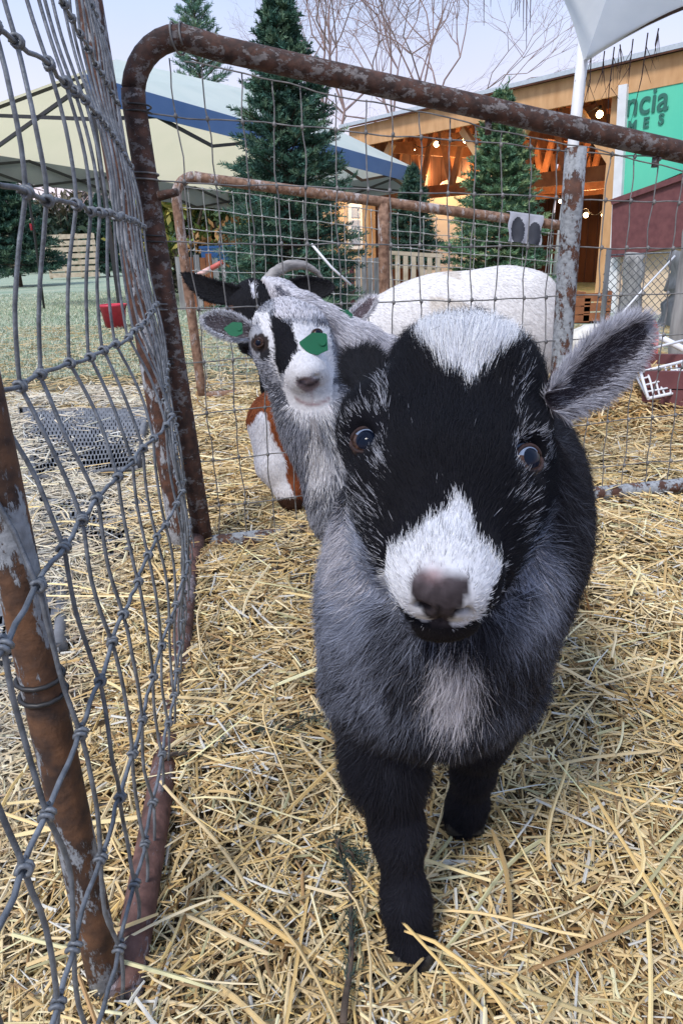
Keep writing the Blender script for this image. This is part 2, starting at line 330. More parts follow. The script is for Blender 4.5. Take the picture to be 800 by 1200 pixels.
# --- left pen panel, seen almost along its length
LP0 = np.array([-.196, .374]); LP1 = np.array([-.302, 1.30])
lp = empty('fence_panel', (LP0[0], LP0[1], 0), 'rusty pipe and knotted wire fence panel running along the left edge, nearest the viewer', 'fence panel', 'pen fence panels')
mb = MB(); mb.tube([(LP0[0], LP0[1]+.012, z+0.) for z in np.linspace(-.02, 1.15, 12)], .0130, 16); mb.build('post', M_post, lp)
mb = MB(); ts = np.linspace(0, 1, 14)
mb.tube([(LP0[0]+(LP1[0]-LP0[0])*t+.016+.004*math.sin(t*6), LP0[1]+(LP1[1]-LP0[1])*t, .018+.004*math.sin(t*9)) for t in ts], .0145, 12); mb.build('bottom_rail', M_rail, lp)
mb = MB(); mb.tube([(LP1[0]-.008-.045*t, LP1[1]-.045-.02*t, 1.25*t-.02) for t in ts], .019, 14); mb.build('post', M_leg, lp)
mb = MB(); mb.tube([(LP0[0]-.05, -.6, 1.14), (LP0[0]-.01, .3, 1.145), (-.36, .9, 1.15), (-.40, 1.25, 1.15)], .0175, 10); mb.build('top_rail', M_post, lp)
mb = MB()
for z in (.288, .30): mb.tube([(LP0[0]+.0145*math.cos(a), LP0[1]+.012+.0145*math.sin(a), z) for a in np.linspace(0, 2*math.pi, 14)], .0016, 6)
mb.build('wire_band', M_steel, lp)
LROWS = {.96: [(-.10, -.205), (.5, -.205), (.9, -.27), (1.27, -.345)], .86: [(-.1, -.2), (.5, -.2), (.9, -.265), (1.27, -.335)], .77: [(-.1, -.195), (.5, -.195), (.9, -.262), (1.27, -.325)],
  .68: [(-.1, -.19), (.479, -.188), (.563, -.193), (.706, -.213), (.956, -.257), (1.26, -.315)],
  .59: [(-.1, -.188), (.45, -.186), (.543, -.186), (.70, -.205), (.924, -.25), (1.26, -.305)],
  .47: [(-.1, -.20), (.469, -.212), (.605, -.217), (.735, -.221), (.953, -.245), (1.26, -.30)],
  .37: [(-.1, -.165), (.324, -.171), (.423, -.182), (.588, -.191), (.758, -.196), (.825, -.197), (.95, -.235), (1.26, -.295)],
  .27: [(-.1, -.155), (.251, -.164), (.361, -.169), (.468, -.179), (.579, -.187), (.675, -.193), (.832, -.197), (.96, -.235), (1.26, -.293)],
  .17: [(-.1, -.155), (.261, -.165), (.364, -.173), (.468, -.177), (.584, -.187), (.83, -.20), (.98, -.24), (1.26, -.29)],
  .08: [(-.1, -.16), (.359, -.173), (.454, -.178), (.70, -.2), (1.26, -.288)],
  .02: [(-.1, -.17), (.359, -.180), (.454, -.185), (.70, -.21), (1.26, -.286)]}
LZ = np.array(sorted(LROWS)); 
def lx(y, z):
    v = np.array([smooth_curve([p[0] for p in LROWS[k]], [p[1] for p in LROWS[k]], y) for k in LZ])
    return np.interp(z, LZ, v)
vy = []
y = .10; k = 0
while y < 1.24:
    vy.append(y); y += .052+.012*math.sin(k*1.7)+.004*math.cos(k*3.1); k += 1
zrow = {}
for i, z in enumerate(LZ):
    yy_ = np.linspace(-.06, 1.26, 90); zz = z+.004*np.sin(yy_*8+i)+wob(i, yy_, .0012, 40)
    zrow[i] = (yy_, zz)
    mb = MB(); mb.tube([(lx(a, b)+wob(i+50, a, .0009, 60), a, b) for a, b in zip(yy_, zz)], .0017, 7); mb.build('horizontal_wire', M_wire, lp)
km = knot_mesh('knot')
for j, y in enumerate(vy):
    zz = np.linspace(.015, .965, 74)
    zi = np.array([np.interp(y, *zrow[i]) for i in range(len(LZ))])
    # each vertical kinks at its knots: bows out between rows
    ph = np.interp(zz, zi, np.arange(len(zi))); bow = np.sin(ph*math.pi)**2
    seg = np.floor(ph).astype(int); amp = np.random.default_rng(j).normal(0, .0042, 20)
    dy = np.where(bow > 0, bow, 0)*amp[seg]+wob(j+9, zz, .0008, 40); 
    lean = .014*math.sin(j*2.1)*(zz-.4)
    yv = y+dy+lean
    mb = MB(); mb.tube([(lx(a, b)+.0028*math.sin(p_*math.pi), a, b) for a, b, p_ in zip(yv, zz, ph)], .00155, 6); mb.build('vertical_wire', M_wire, lp)
    for i in range(1, len(zi)):
        yk = np.interp(zi[i], zz, yv)
        o = bpy.data.objects.new('knot', km); COL.objects.link(o); o.parent = lp; o.matrix_parent_inverse = Matrix.Translation(-Vector(lp.location))
        o.location = (lx(yk, zi[i])+.0006, yk, zi[i]); o.rotation_euler = (random.uniform(-.5, .5), random.uniform(-.3, .3), R(90)+random.uniform(-.25, .25))
# --- front gate, sagging to the right
GP0 = np.array([-.2844, 1.2984]); GD = nrm([1.05, .1775]); GN = np.array([GD[1], -GD[0]])     # towards the viewer
def gp(s, z, off=0): q = GP0+GD*s+GN*off; return (q[0], q[1], z)
fg = empty('fence_panel', gp(0, 0), 'round cornered rusty pipe and wire gate behind the black kid, sagging to the right', 'fence panel', 'pen fence panels')
def ztop(s): return .877-.19*s
pts = [gp(.008-.033*t, .80*t-.02) for t in np.linspace(0, 1, 12)]
for a in np.linspace(0, 90, 9)[1:]: pts.append(gp(-.025+.085*(1-math.cos(R(a))), .78+.09*math.sin(R(a))))
pts += [gp(s, ztop(s)) for s in np.linspace(.12, 1.5, 24)]
mb = MB(); mb.tube(pts[:13], .0192, 16); mb.build('leg', M_gate, fg)
mb = MB(); mb.tube(pts[12:], .0186, 16); mb.build('top_rail', M_gate, fg)
mb = MB(); mb.tube([gp(.748-.004*t, .725*t-.02) for t in np.linspace(0, 1, 8)], .0195, 16); mb.build('post', M_spot, fg)
mb = MB(); mb.tube([gp(s, .004+.030*min(1, max(0, (s-.35)/.35))+.004*math.sin(s*5)) for s in np.linspace(-.01, 1.5, 24)], .0155, 12); mb.build('bottom_rail', M_spot, fg)
mb = MB(); mb.tube([gp(1.47, z) for z in np.linspace(-.02, .62, 6)], .0215, 12); mb.build('leg', M_leg, fg)
ZL = np.array([.757, .66, .565, .456, .363, .269, .178, .084]); ZR = np.array([.687, .612, .53, .444, .362, .29, .19, .09])
def grow(i, s): return ZL[i]+(ZR[i]-ZL[i])*(s-.07)/.81
for i in range(8):
    ss = np.linspace(-.02, 1.46, 60)
    mb = MB(); mb.tube([gp(s, grow(i, s)+wob(i, s, .0016, 18), .004) for s in ss], .0013, 5); mb.build('horizontal_wire', M_wire2, fg)
ss = np.linspace(.06, 1.46, 60); mb = MB(); mb.tube([gp(s, ztop(s)-.03+wob(77, s, .002, 20), .006) for s in ss], .0013, 5); mb.build('horizontal_wire', M_wire2, fg)
sv = []; s = .042; k = 0
while s < 1.44: sv.append(s); s += .051+.005*math.sin(k*1.9); k += 1
kb = MB()
for j, s in enumerate(sv):
    top = ztop(s)-.028; zz = np.linspace(.012, top, 42); g_ = np.random.default_rng(j+400)
    sj = s+wob(j+100, zz, .0022, 22)+g_.normal(0, .004)*np.clip((zz-.6)/.2, 0, 1)
    mb = MB(); mb.tube([gp(a, b, .001) for a, b in zip(sj, zz)], .00125, 5); mb.build('vertical_wire', M_wire2, fg)
    for i in range(8):
        z = grow(i, s); sk = np.interp(z, zz, sj)
        kb.tube([gp(sk, z+dz_, .004) for dz_ in (-.0045, -.002, .002, .0045)], [.0012, .0034, .0034, .0012], 6)
o = kb.build('knots', M_wire2, fg); o['kind'] = 'stuff'
for i, (s, z) in enumerate([(.045, .868)]+[(-.02, grow(k, 0)) for k in range(0, 7)]):   # tie wires round the pipe
    mb = MB()
    th = np.linspace(0, 2*math.pi*1.6, 26)
    if i == 0: mb.tube([(lambda q: (q[0]+.022*math.cos(a)*.2, q[1]+.022*math.cos(a), q[2]+.022*math.sin(a)))(gp(s+.02*a/9, z, 0)) for a in th], .0016, 6)
    else: mb.tube([gp(s+.0212*math.cos(a), z+.0015*a, .0212*math.sin(a)) for a in th], .0015, 6)
    mb.build('tie_wire', M_steel if i % 2 else M_wire2, fg)
for P_, r_ in (([gp(.905, ztop(.905)-.018), gp(.905, ztop(.905)-.035)], .007), ([gp(.575, ztop(.575)-.015), gp(.575, ztop(.575)-.04)], .006), ([gp(-.002, .64, .02), gp(.03, .645, .03)], [.008, .006])):
    mb = MB(); mb.tube(P_, r_, 8); mb.build('weld_stub', M_gate, fg)
# --- rear panel
RP0 = np.array([-.541, 2.77]); RD = nrm([1.05, .1775]); RN = np.array([RD[1], -RD[0]])
def rp(s, z, off=0): q = RP0+RD*s+RN*off; return (q[0], q[1], z)
rf = empty('fence_panel', rp(0, 0), 'smaller brown pipe and mesh fence panel farther back, behind the horned goat', 'fence panel', 'pen fence panels')
def rtop(s): return .812-.142*s
pts = [rp(.01-.02*t, .74*t-.02) for t in np.linspace(0, 1, 8)]
for a in np.linspace(0, 90, 8)[1:]: pts.append(rp(-.01+.07*(1-math.cos(R(a))), .735+.07*math.sin(R(a))))
mb = MB(); mb.tube(pts, .0185, 12); mb.build('leg', M_rear, rf)
mb = MB(); mb.tube([pts[-1]]+[rp(s, rtop(s)) for s in np.linspace(.1, 1.5, 18)], .0185, 12); mb.build('top_rail', M_rear, rf)
mb = MB(); mb.tube([rp(.752, z) for z in np.linspace(-.02, .70, 6)], .0215, 12); mb.build('post', M_rear, rf)
mb = MB(); mb.tube([rp(1.5, z) for z in np.linspace(-.3, .60, 6)], .021, 12); mb.build('leg', M_rear, rf)
mb = MB(); mb.tube([rp(s, .02) for s in np.linspace(0, 1.5, 6)], .016, 10); mb.build('bottom_rail', M_rear, rf)
for i in range(11):
    f = i/10.5; 
    mb = MB(); mb.tube([rp(s, (rtop(s)-.035)*(1-f)+.03*f+wob(i+200, s, .002, 15), .004) for s in np.linspace(0, 1.5, 40)], .0016, 5); mb.build('horizontal_wire', M_wire3, rf)
kb = MB()
for j in range(29):
    s = .035+j*.0515
    zz = np.linspace(.02, rtop(s)-.03, 20); sj = s+wob(j+300, zz, .0018, 18)
    mb = MB(); mb.tube([rp(a, b) for a, b in zip(sj, zz)], .0015, 5); mb.build('vertical_wire', M_wire3, rf)
    for i in range(11):
        f = i/10.5; z = (rtop(s)-.035)*(1-f)+.03*f
        kb.tube([rp(s, z-.005, .004), rp(s, z, .004), rp(s, z+.005, .004)], [.002, .0042, .002], 5)
o = kb.build('knots', M_wire3, rf); o['kind'] = 'stuff'
# ------------------------------------------------------------------ trees
def rot_to(d):
    d = nrm(d); a = np.cross(d, [0, 0, 1.]); a = nrm(a) if np.linalg.norm(a) > 1e-3 else np.array([1., 0, 0]); return d, a, np.cross(a, d)
def needles(S, D, L_, per, nl, nw, cols, seed, up=.35):
    """twigs: starts S, unit dirs D, lengths L_; returns V,F,C of flat needle blades"""
    g = np.random.default_rng(seed); n = len(S); m = n*per
    t = np.tile(np.linspace(.05, 1, per), n)+g.uniform(-.02, .02, m); s = np.repeat(S, per, 0); d = np.repeat(D, per, 0); l = np.repeat(L_, per)
    rnd = g.normal(size=(m, 3)); side = rnd-(rnd*d).sum(1)[:, None]*d; side /= np.linalg.norm(side, axis=1)[:, None]
    nd = d*.75+side*.8+np.array([0, 0, up]); nd /= np.linalg.norm(nd, axis=1)[:, None]
    p = s+d*(l*t)[:, None]; w_ = np.cross(nd, g.normal(size=(m, 3))); w_ /= np.linalg.norm(w_, axis=1)[:, None]
    ln = nl*g.uniform(.7, 1.15, m)[:, None]*(1-.35*t[:, None])
    V = np.stack([p-w_*nw*.5, p+w_*nw*.5, p+nd*ln+w_*nw*.2, p+nd*ln-w_*nw*.2], 1)
    c = cols[g.integers(0, len(cols), n)]; c = np.repeat(c, per, 0)*g.uniform(.7, 1.25, (m, 1))
    return V.reshape(-1, 3), np.arange(m*4).reshape(-1, 4), c
FIR = np.array([(.040, .095, .065), (.060, .125, .085), (.028, .065, .050), (.10, .165, .105), (.05, .12, .095)])
def fir_tree(x, y, z0, h, rad, label, nb=150, tw=9, per=26, seed=1, nl=.035, nw=.006, cols=FIR, group='cut fir trees standing around the pen', power=.9, low=.05):
    g = np.random.default_rng(seed); root = empty('fir_tree', (x, y, z0), label, 'tree', group)
    mb = MB(); mb.tube([(x+.01*math.sin(k), y, z0+h*k/7) for k in range(8)], np.linspace(.02+.012*h, .006, 8), 8); mb.build('trunk', M_bark, root)
    S = []; D = []; LL = []; bm_ = MB()
    for i in range(nb):
        f = low+(1-low)*((i+g.random())/nb)**.85; zz = z0+h*f; r_ = rad*(1-f)**power*g.uniform(.7, 1.12)+.04*h*.3
        a = i*2.399+g.uniform(-.3, .3); el = R(-4+40*f**2+g.uniform(-8, 8))
        d = np.array([math.cos(a)*math.cos(el), math.sin(a)*math.cos(el), math.sin(el)]); o = np.array([x, y, zz]); e_ = o+d*r_+np.array([0, 0, .10*r_])
        bm_.tube([o, (o+e_)/2-np.array([0, 0, .03*r_]), e_], [.008*h/2, .005*h/2, .002], 4, caps=False)
        k = max(3, int(tw*(.35+.65*r_/rad)))
        for j in range(k):
            t = .16+.78*(j+g.random()*.6)/k; sp_ = o+(e_-o)*t
            sd = 1 if j % 2 else -1; ax = np.array([-math.sin(a), math.cos(a), 0])*sd
            dd = nrm(d*.85+ax*g.uniform(.35, .95)+np.array([0, 0, g.uniform(-.15, .35)]))
            S.append(sp_); D.append(dd); LL.append(r_*g.uniform(.30, .5)*(1.15-.5*t)+.03)
        S.append(o+(e_-o)*.75); D.append(nrm(e_-o)); LL.append(r_*.3)
    for k in range(5):
        S.append(np.array([x, y, z0+h*(.86+.03*k)])); D.append(nrm([g.normal()*.3, g.normal()*.3, 1])); LL.append(h*.09)
    V, F, c = needles(np.array(S), np.array(D), np.array(LL), per, nl, nw, cols, seed)
    bm_.build('branches', M_bark, root)['kind'] = 'stuff'
    o = npmesh('crown', V, F, c, M_leaf, root); return root
p = W(347, 330, 5.2); fir_tree(p[0]-.02, p[1], -.02, 2.12, .56, 'tallest dense dark green fir tree rising behind the gate', nb=300, tw=13, per=34, seed=3, power=.72, nl=.042, nw=.0075, cols=FIR*1.35)
p = YP(580, 330, 4.9); fir_tree(p[0], p[1], -.12, 1.50, .42, 'pointed green fir tree with a full skirt in front of the open barn', nb=280, tw=12, per=32, seed=5, power=.8, nl=.034, nw=.0065, cols=FIR*np.array([2.6, 2.2, 1.7]))
p = YP(483, 300, 7.8); fir_tree(p[0], p[1], .28, .98, .36, 'small fir tree standing beside the slatted pallet rail', nb=150, tw=9, per=26, seed=8, nl=.045, nw=.009, cols=FIR*np.array([1.15, 1.1, 1.1]))
p = G(25, 336); fir_tree(p[0], p[1], 0, 2.4, 1.05, 'broad dark fir tree on the lawn at the far left', nb=190, tw=10, per=28, seed=9, nl=.10, nw=.022, cols=FIR*1.1, low=.10, power=.8)
p = G(128, 324); fir_tree(p[0], p[1], 0, 2.1, .75, 'dark narrow fir tree on the lawn right of the pale pallet screen', nb=150, tw=9, per=24, seed=10, nl=.10, nw=.022, cols=FIR*1.1)
p = YP(232, 60, 15); fir_tree(p[0], p[1], 0, 4.75, .95, 'pale green fir top showing above the canopy roof', nb=150, tw=9, per=22, seed=12, nl=.10, nw=.012, cols=FIR*2.0+.02, power=.45)
# leafy shrubs behind
def bush(x, y, z0, rx, h, label, cols, n=5200, leaf=.09, seed=1, group='shrubs along the far side of the lawn'):
    g = np.random.default_rng(seed); root = empty('shrub', (x, y, z0), label, 'shrub', group); mb = MB()
    for k in range(7):
        a = g.uniform(0, 6.3); mb.tube([(x, y, z0), (x+.3*rx*math.cos(a), y+.3*rx*math.sin(a), z0+h*.5), (x+.6*rx*math.cos(a+.4), y+.6*rx*math.sin(a+.4), z0+h*.85)], [.05, .03, .01], 5, caps=False)
    mb.build('stems', M_bark, root)['kind'] = 'stuff'
    cl = g.normal(size=(34, 3)); cl /= np.linalg.norm(cl, axis=1)[:, None]; cl *= g.uniform(.35, .95, (34, 1)); cr_ = g.uniform(.16, .34, 34)
    k = g.integers(0, 34, n); p = cl[k]+g.normal(size=(n, 3))*cr_[k][:, None]*.55
    P = np.stack([x+p[:, 0]*rx, y+p[:, 1]*rx*.7, z0+h*.52+p[:, 2]*h*.5], 1); P[:, 2] = np.maximum(P[:, 2], z0+.03)
    a = g.normal(size=(n, 3)); a /= np.linalg.norm(a, axis=1)[:, None]; b_ = np.cross(a, g.normal(size=(n, 3))); b_ /= np.linalg.norm(b_, axis=1)[:, None]
    s = leaf*g.uniform(.6, 1.3, (n, 1)); V = np.stack([P-a*s, P+b_*s*.45, P+a*s, P-b_*s*.45], 1)
    c = np.array(cols)[(k*7) % len(cols)]*g.uniform(.65, 1.3, (n, 1))
    npmesh('foliage', V.reshape(-1, 3), np.arange(n*4).reshape(-1, 4), c, M_leaf, root)
AUT = [(.26, .30, .07), (.17, .25, .07), (.34, .30, .08), (.10, .17, .07), (.30, .17, .07)]
DRK = [(.05, .08, .05), (.08, .11, .07), (.035, .06, .045), (.12, .10, .06)]
p = YP(235, 300, 13); bush(p[0], p[1], -.02, 1.05, 2.0, 'yellow green autumn shrub between the gate leg and the tall fir', AUT, seed=21)
p = YP(300, 300, 15); bush(p[0], p[1], 0, 1.2, 2.3, 'yellowing leafy shrub partly behind the tall fir', AUT, seed=22)
p = YP(232, 330, 9.5); bush(p[0], p[1], 0, .55, .55, 'low dark shrub below the autumn shrub', DRK, n=2200, leaf=.05, seed=25)
p = YP(100, 300, 30); bush(p[0], p[1], 0, 2.6, 2.9, 'dark brown green shrub behind the pallet screen', DRK, leaf=.16, seed=23)
p = YP(20, 300, 36); bush(p[0]-2, p[1], 0, 4.2, 3.2, 'wide dark shrub behind the far left fir', DRK, leaf=.2, seed=24)
p = YP(165, 300, 34); bush(p[0], p[1], 0, 3.2, 2.6, 'dark shrub in the distance behind the canopy leg', DRK, leaf=.18, seed=26)
p = YP(390, 300, 22); bush(p[0], p[1], -.1, 2.4, 2.6, 'dark shrub in the distance right of the tall fir', DRK, leaf=.14, seed=27)
# distant wood on the horizon
g = np.random.default_rng(5); n = 26000; th = g.uniform(-1.15, 1.15, n); rr_ = g.uniform(52, 66, n)
X = rr_*np.sin(th); Y = rr_*np.cos(th); hh = 3.3+1.2*np.sin(th*17)+.8*np.sin(th*41+1)
P = np.stack([X, Y, g.random(n)**.8*hh], 1); a = g.normal(size=(n, 3))*.42; b_ = g.normal(size=(n, 3))*.22
V = np.stack([P-a, P+b_, P+a], 1)
c = np.array([(.16, .15, .15), (.12, .13, .11), (.22, .18, .17), (.10, .11, .09)])[g.integers(0, 4, n)]
tag(npmesh('distant_woods', V.reshape(-1, 3), np.arange(n*3).reshape(-1, 3), c, M_leaf), 'grey brown winter wood along the horizon', kind='stuff')
# bare trees
def bare_tree(x, y, z0, h, label, seed, r0_=.22, depth=7, spread=.5):
    g = np.random.default_rng(seed); root = empty('bare_tree', (x, y, z0), label, 'tree', 'leafless trees behind the barn')
    tr = MB(); cr_ = MB()
    def grow_(p, d, l, r, k):
        q = p+d*l; mid = (p+q)/2+g.normal(size=3)*l*.06
        (tr if k >= depth-1 else cr_).tube([p, mid, q], [r, r*.85, r*.68], 6 if k > 4 else 3, caps=False)
        if k == 0: return
        nb_ = 3 if g.random() < .72 else 2
        for j in range(nb_):
            if k == 0: return
            dd = nrm(d+g.normal(size=3)*spread*np.array([1, 1, .8])+np.array([0, 0, .14])); grow_(q, dd, l*g.uniform(.66, .9), r*.62, k-1)
    grow_(np.array([x, y, z0-.1]), nrm([g.normal()*.05, 0, 1]), h*.27, r0_, depth)
    tr.build('trunk', M_bare, root); cr_.build('crown', M_bare, root)
p = YP(415, 300, 24); bare_tree(p[0]-.3, p[1], -.2, 9.6, 'bare pinkish tree left of the barn roof', 31, depth=8, spread=.50, r0_=.10)
p = YP(500, 300, 27); bare_tree(p[0], p[1], -.2, 10.6, 'bare pinkish tree rising directly behind the barn roof', 32, depth=8, spread=.50, r0_=.10)
p = YP(30, 300, 40); bare_tree(p[0], p[1], 0, 7.0, 'small bare tree behind the far left fir', 34, depth=5, spread=.5, r0_=.10)
p = YP(90, 300, 42); bare_tree(p[0], p[1], 0, 8.0, 'small bare tree above the pallet screen', 35, depth=5, spread=.5, r0_=.10)

# ------------------------------------------------------------------ striped canopy tent
def slab(mb, poly, off, c=None):
    poly = [np.asarray(q, float) for q in poly]; n = len(poly); off = np.asarray(off, float)
    mb.add(poly+[q+off for q in poly], [tuple(range(n))[::-1], tuple(range(n, 2*n))]+[(i, (i+1) % n, n+(i+1) % n, n+i) for i in range(n)], c)
M_cream = fabric('cream yellow fabric', (.78, .72, .50), (.84, .76, .54), 2, .6)
M_mint = fabric('white mint fabric', (.66, .74, .72), (.74, .80, .77), 2, .4)
M_blue = fabric('blue valance fabric', (.13, .24, .48), (.17, .29, .54), 3, .3)
M_gryf = simple('grey valance fabric', (.25, .28, .31), .8, c2=(.34, .37, .39), scale=3)
A_ = np.array([-1.94, 6.58, 1.93]); B_ = np.array([1.30, 11.3, 1.57]); d_ = B_-A_; pp = np.array([-d_[1], d_[0], 0]); pp = nrm(pp)*3.1
C_ = B_+pp-np.array([0, 0, .16]); D_ = A_+pp-np.array([0, 0, .16]); ri = (A_+D_)/2+d_*.30+np.array([0, 0, .80]); rj = (B_+C_)/2-d_*.27+np.array([0, 0, .95])
ten = empty('canopy_tent', (A_[0], A_[1], 0), 'large peaked canopy with white roof, blue front valance and cream underside', 'canopy tent')
th = np.array([0, 0, .006])
for poly, m_ in (([A_, B_, rj, ri], M_mint), ([B_, C_, rj], M_mint), ([C_, D_, ri, rj], M_cream), ([D_, A_, ri], M_cream)):
    mb = MB(); mb.add(poly, [tuple(range(len(poly)))]); mb.build('roof_panel', m_, ten)
def val(p, q, m_, hgt=.27):
    mb = MB(); n_ = nrm(np.cross(q-p, [0, 0, 1]))*.006
    slab(mb, [p, q, q-np.array([0, 0, hgt]), p-np.array([0, 0, hgt])], n_); mb.build('valance', m_, ten)
val(A_, B_, M_blue, .19); val(B_, C_, M_gryf); val(C_, D_, M_gryf)
for q in (A_, B_, C_, D_, (A_+B_)/2, (C_+D_)/2):
    cen = (A_+C_)/2; q2 = q+(cen-q)*.02
    mb = MB(); mb.beam((q2[0], q2[1], ground_z(q2[0], q2[1])), (q2[0], q2[1], q2[2]-.02), .035, .035); mb.build('leg', M_steel, ten)
for p_, q_, k in ((A_, B_, 4), (B_, C_, 2), (C_, D_, 4), (D_, A_, 2)):
    cen = (A_+C_)/2; p2 = p_+(cen-p_)*.03; q2 = q_+(cen-q_)*.03
    for j in range(k):
        a = p2+(q2-p2)*j/k; b = p2+(q2-p2)*(j+1)/k
        for za, zb in ((.02, .30), (.30, .02)):
            mb = MB(); mb.beam(a-np.array([0, 0, za]), b-np.array([0, 0, zb]), .022, .03); mb.build('scissor_bar', M_steel, ten)
for e_ in (A_, D_): mb = MB(); mb.beam(e_-np.array([0, 0, .05]), ri-np.array([0, 0, .04]), .025, .03); mb.build('roof_bar', M_steel, ten)
for e_ in (B_, C_): mb = MB(); mb.beam(e_-np.array([0, 0, .05]), rj-np.array([0, 0, .04]), .025, .03); mb.build('roof_bar', M_steel, ten)

# ------------------------------------------------------------------ open barn
BF = 1.12; b0 = np.array([3.435, 7.829])*BF; b1 = np.array([.398, 11.749])*BF; bd = nrm(b1-b0); bn_ = np.array([bd[1], -bd[0]]); 
if bn_@(-b0) < 0: bn_ = -bn_     # towards the viewer
bn3 = np.array([bn_[0], bn_[1], 0]); bd3 = np.array([bd[0], bd[1], 0])
def BP(x, y, off=0):
    q = ray(x, y); t = (bn_@(b0-CAM[:2])+off)/(bn_@q[:2]); return CAM+q*t
barn = empty('open_barn', (b0[0], b0[1], -.34), 'open timber barn with fresh pine fascia, orange trusses and string lights inside', 'barn')
def bpart(name, poly, thick, m_, off=0, parent=None):
    mb = MB(); slab(mb, [BP(x, y, off) for x, y in poly], -bn3*thick); return mb.build(name, m_, parent or barn)
e0 = BP(900, 38); e1 = BP(412, 151); 
e1[2] = BP(415, 150)[2]
dn = np.array([0, 0, 1.])
mb = MB(); slab(mb, [e0+bn3*.06, e1+bn3*.06, e1+bn3*.06-dn*.30, e0+bn3*.06-dn*.30], -bn3*.05); mb.build('fascia_board', M_pine, barn)
rb_ = [e0+bn3*.16+dn*.012, e1+bn3*.16+dn*.012+bd3*.15, e1-bn3*6+dn*1.3+bd3*.15, e0-bn3*6+dn*1.3]
mb = MB(); slab(mb, rb_, dn*.05); mb.build('roof', simple('galvanised roof', (.45, .5, .56), .5, noise=.1), barn)
mb = MB(); slab(mb, [q-dn*.02 for q in rb_], dn*.015); mb.build('roof_deck', M_dark, barn)
Ltot = np.linalg.norm((e1-e0)[:2])
for k in range(22):      # rafters
    a = e0+(e1-e0)*(k+.5)/22-dn*.14; mb = MB(); mb.beam(a, a-bn3*5.8+dn*1.27, .05, .2); mb.build('rafter', M_truss, barn)
gz = -.36
def bpost(px, m_, wd=.16, name='post', back=0, top=.28):
    q = BP(px, 140)-bn3*back; zt = e0[2]+(e1[2]-e0[2])*min(1, max(0, np.linalg.norm((q-e0)[:2])/Ltot))-top
    mb = MB(); c_ = np.array([q[0], q[1], 0])-bn3*.06
    mb.obox(c_-bd3*wd/2+bn3*.0+dn*gz, bd3*wd, -bn3*wd, dn*(zt-gz+back*.2)); mb.build(name, m_, barn); return c_, zt
for px in (574, 422, 718):
    c_, zt = bpost(px, M_pine)
    for sgn in (1, -1):
        if px == 718 and sgn == -1: continue
        if px == 422 and sgn == 1: continue
        a = c_+dn*(zt-.75)-bn3*.08; mb = MB(); mb.beam(a, a+bd3*sgn*.62+dn*.72, .09, .1); mb.build('brace', M_pine, barn)
for px in (440, 520, 600, 690): bpost(px, M_truss, back=3.0, top=-.1)
for k in range(6):       # trusses running back into the barn
    f = (k+.4)/6; a = e0+(e1-e0)*f-bn3*.3; a[2] = e1[2]-.34; b = a-bn3*5.4
    mb = MB(); mb.beam(a, b, .06, .17); mb.build('tie_beam', M_truss, barn)
    for j in range(5):
        p_ = a+(b-a)*(j+.2)/5; q_ = a+(b-a)*(j+1)/5+dn*(.22*(j+1)); mb = MB(); mb.beam(p_, q_, .05, .11); mb.build('web_strut', M_truss, barn)
for k, back in enumerate((1.4, 3.0, 4.4)):
    a = e0-bn3*back-dn*(.98-.0*k); b = e1-bn3*back-dn*(.98); mb = MB(); mb.beam(a, b, .07, .2); mb.build('cross_beam', M_truss, barn)
for back in (.9, 2.3, 3.7):      # scissor webs across the bays
    for j in range(9):
        a = e0+(e1-e0)*(j/9)-bn3*back-dn*.95; b = e0+(e1-e0)*((j+.5)/9)-bn3*back-dn*(.02-.2*back); c_2 = e0+(e1-e0)*((j+1)/9)-bn3*back-dn*.95
        for p_, q_ in ((a, b), (b, c_2)): mb = MB(); mb.beam(p_, q_, .05, .10); mb.build('web_strut', M_truss, barn)
nb_ = 30                 # back wall boards
M_back = simple('brown orange back boards', (.05, .018, .010), .85, c2=(.11, .04, .018), scale=6, stretch=(1, 1, .2))
for k in range(nb_):
    a = e0+(e1-e0)*k/nb_-bn3*5.7; a[2] = gz; wv = (e1-e0)/nb_; wv[2] = 0
    mb = MB(); mb.obox(a, wv*.94, -bn3*.03, dn*(3.5+.0*k)); mb.build('back_board', M_back, barn)
for k in range(20):      # far end wall
    a = np.array([e1[0], e1[1], gz])-bn3*(.25+.272*k); mb = MB(); mb.obox(a, -bn3*.255, bd3*.03, dn*(e1[2]-gz+.0+1.27*(.25+.272*k)/6-.10)); mb.build('side_board', M_back, barn)
bpart('corner_trim', [(724, 100), (734, 98), (719, 384), (709, 384)], .08, M_white, .10)
sg = bpart('sign_board', [(734, 108), (900, 62), (900, 160), (722, 234)], .05, simple('mint green sign', (.06, .50, .36), .6, c2=(.12, .60, .40), scale=1.5, stretch=(1, 1, .4)), .05)
def letters(txt, px, py, size, m_, sx=1.0, space=1.0):
    cu = bpy.data.curves.new('lettering', 'FONT'); cu.body = txt; cu.size = size; cu.extrude = .003; cu.space_character = space; cu.offset = .004
    cu.materials.append(m_); o = bpy.data.objects.new('lettering', cu); COL.objects.link(o)
    p_ = BP(px, py, .062); ex = -bd3; ez = dn; ey = np.cross(ez, ex)
    mw = Matrix(((ex[0]*sx, ez[0], bn3[0], p_[0]), (ex[1]*sx, ez[1], bn3[1], p_[1]), (ex[2]*sx, ez[2], bn3[2], p_[2]), (0, 0, 0, 1)))
    bpy.context.view_layer.update(); me = bpy.data.meshes.new_from_object(o); bpy.data.objects.remove(o); me.transform(mw)
    o = link('lettering', me, None, sg)
M_let = simple('dark green lettering', (.03, .14, .11), .7, noise=.1)
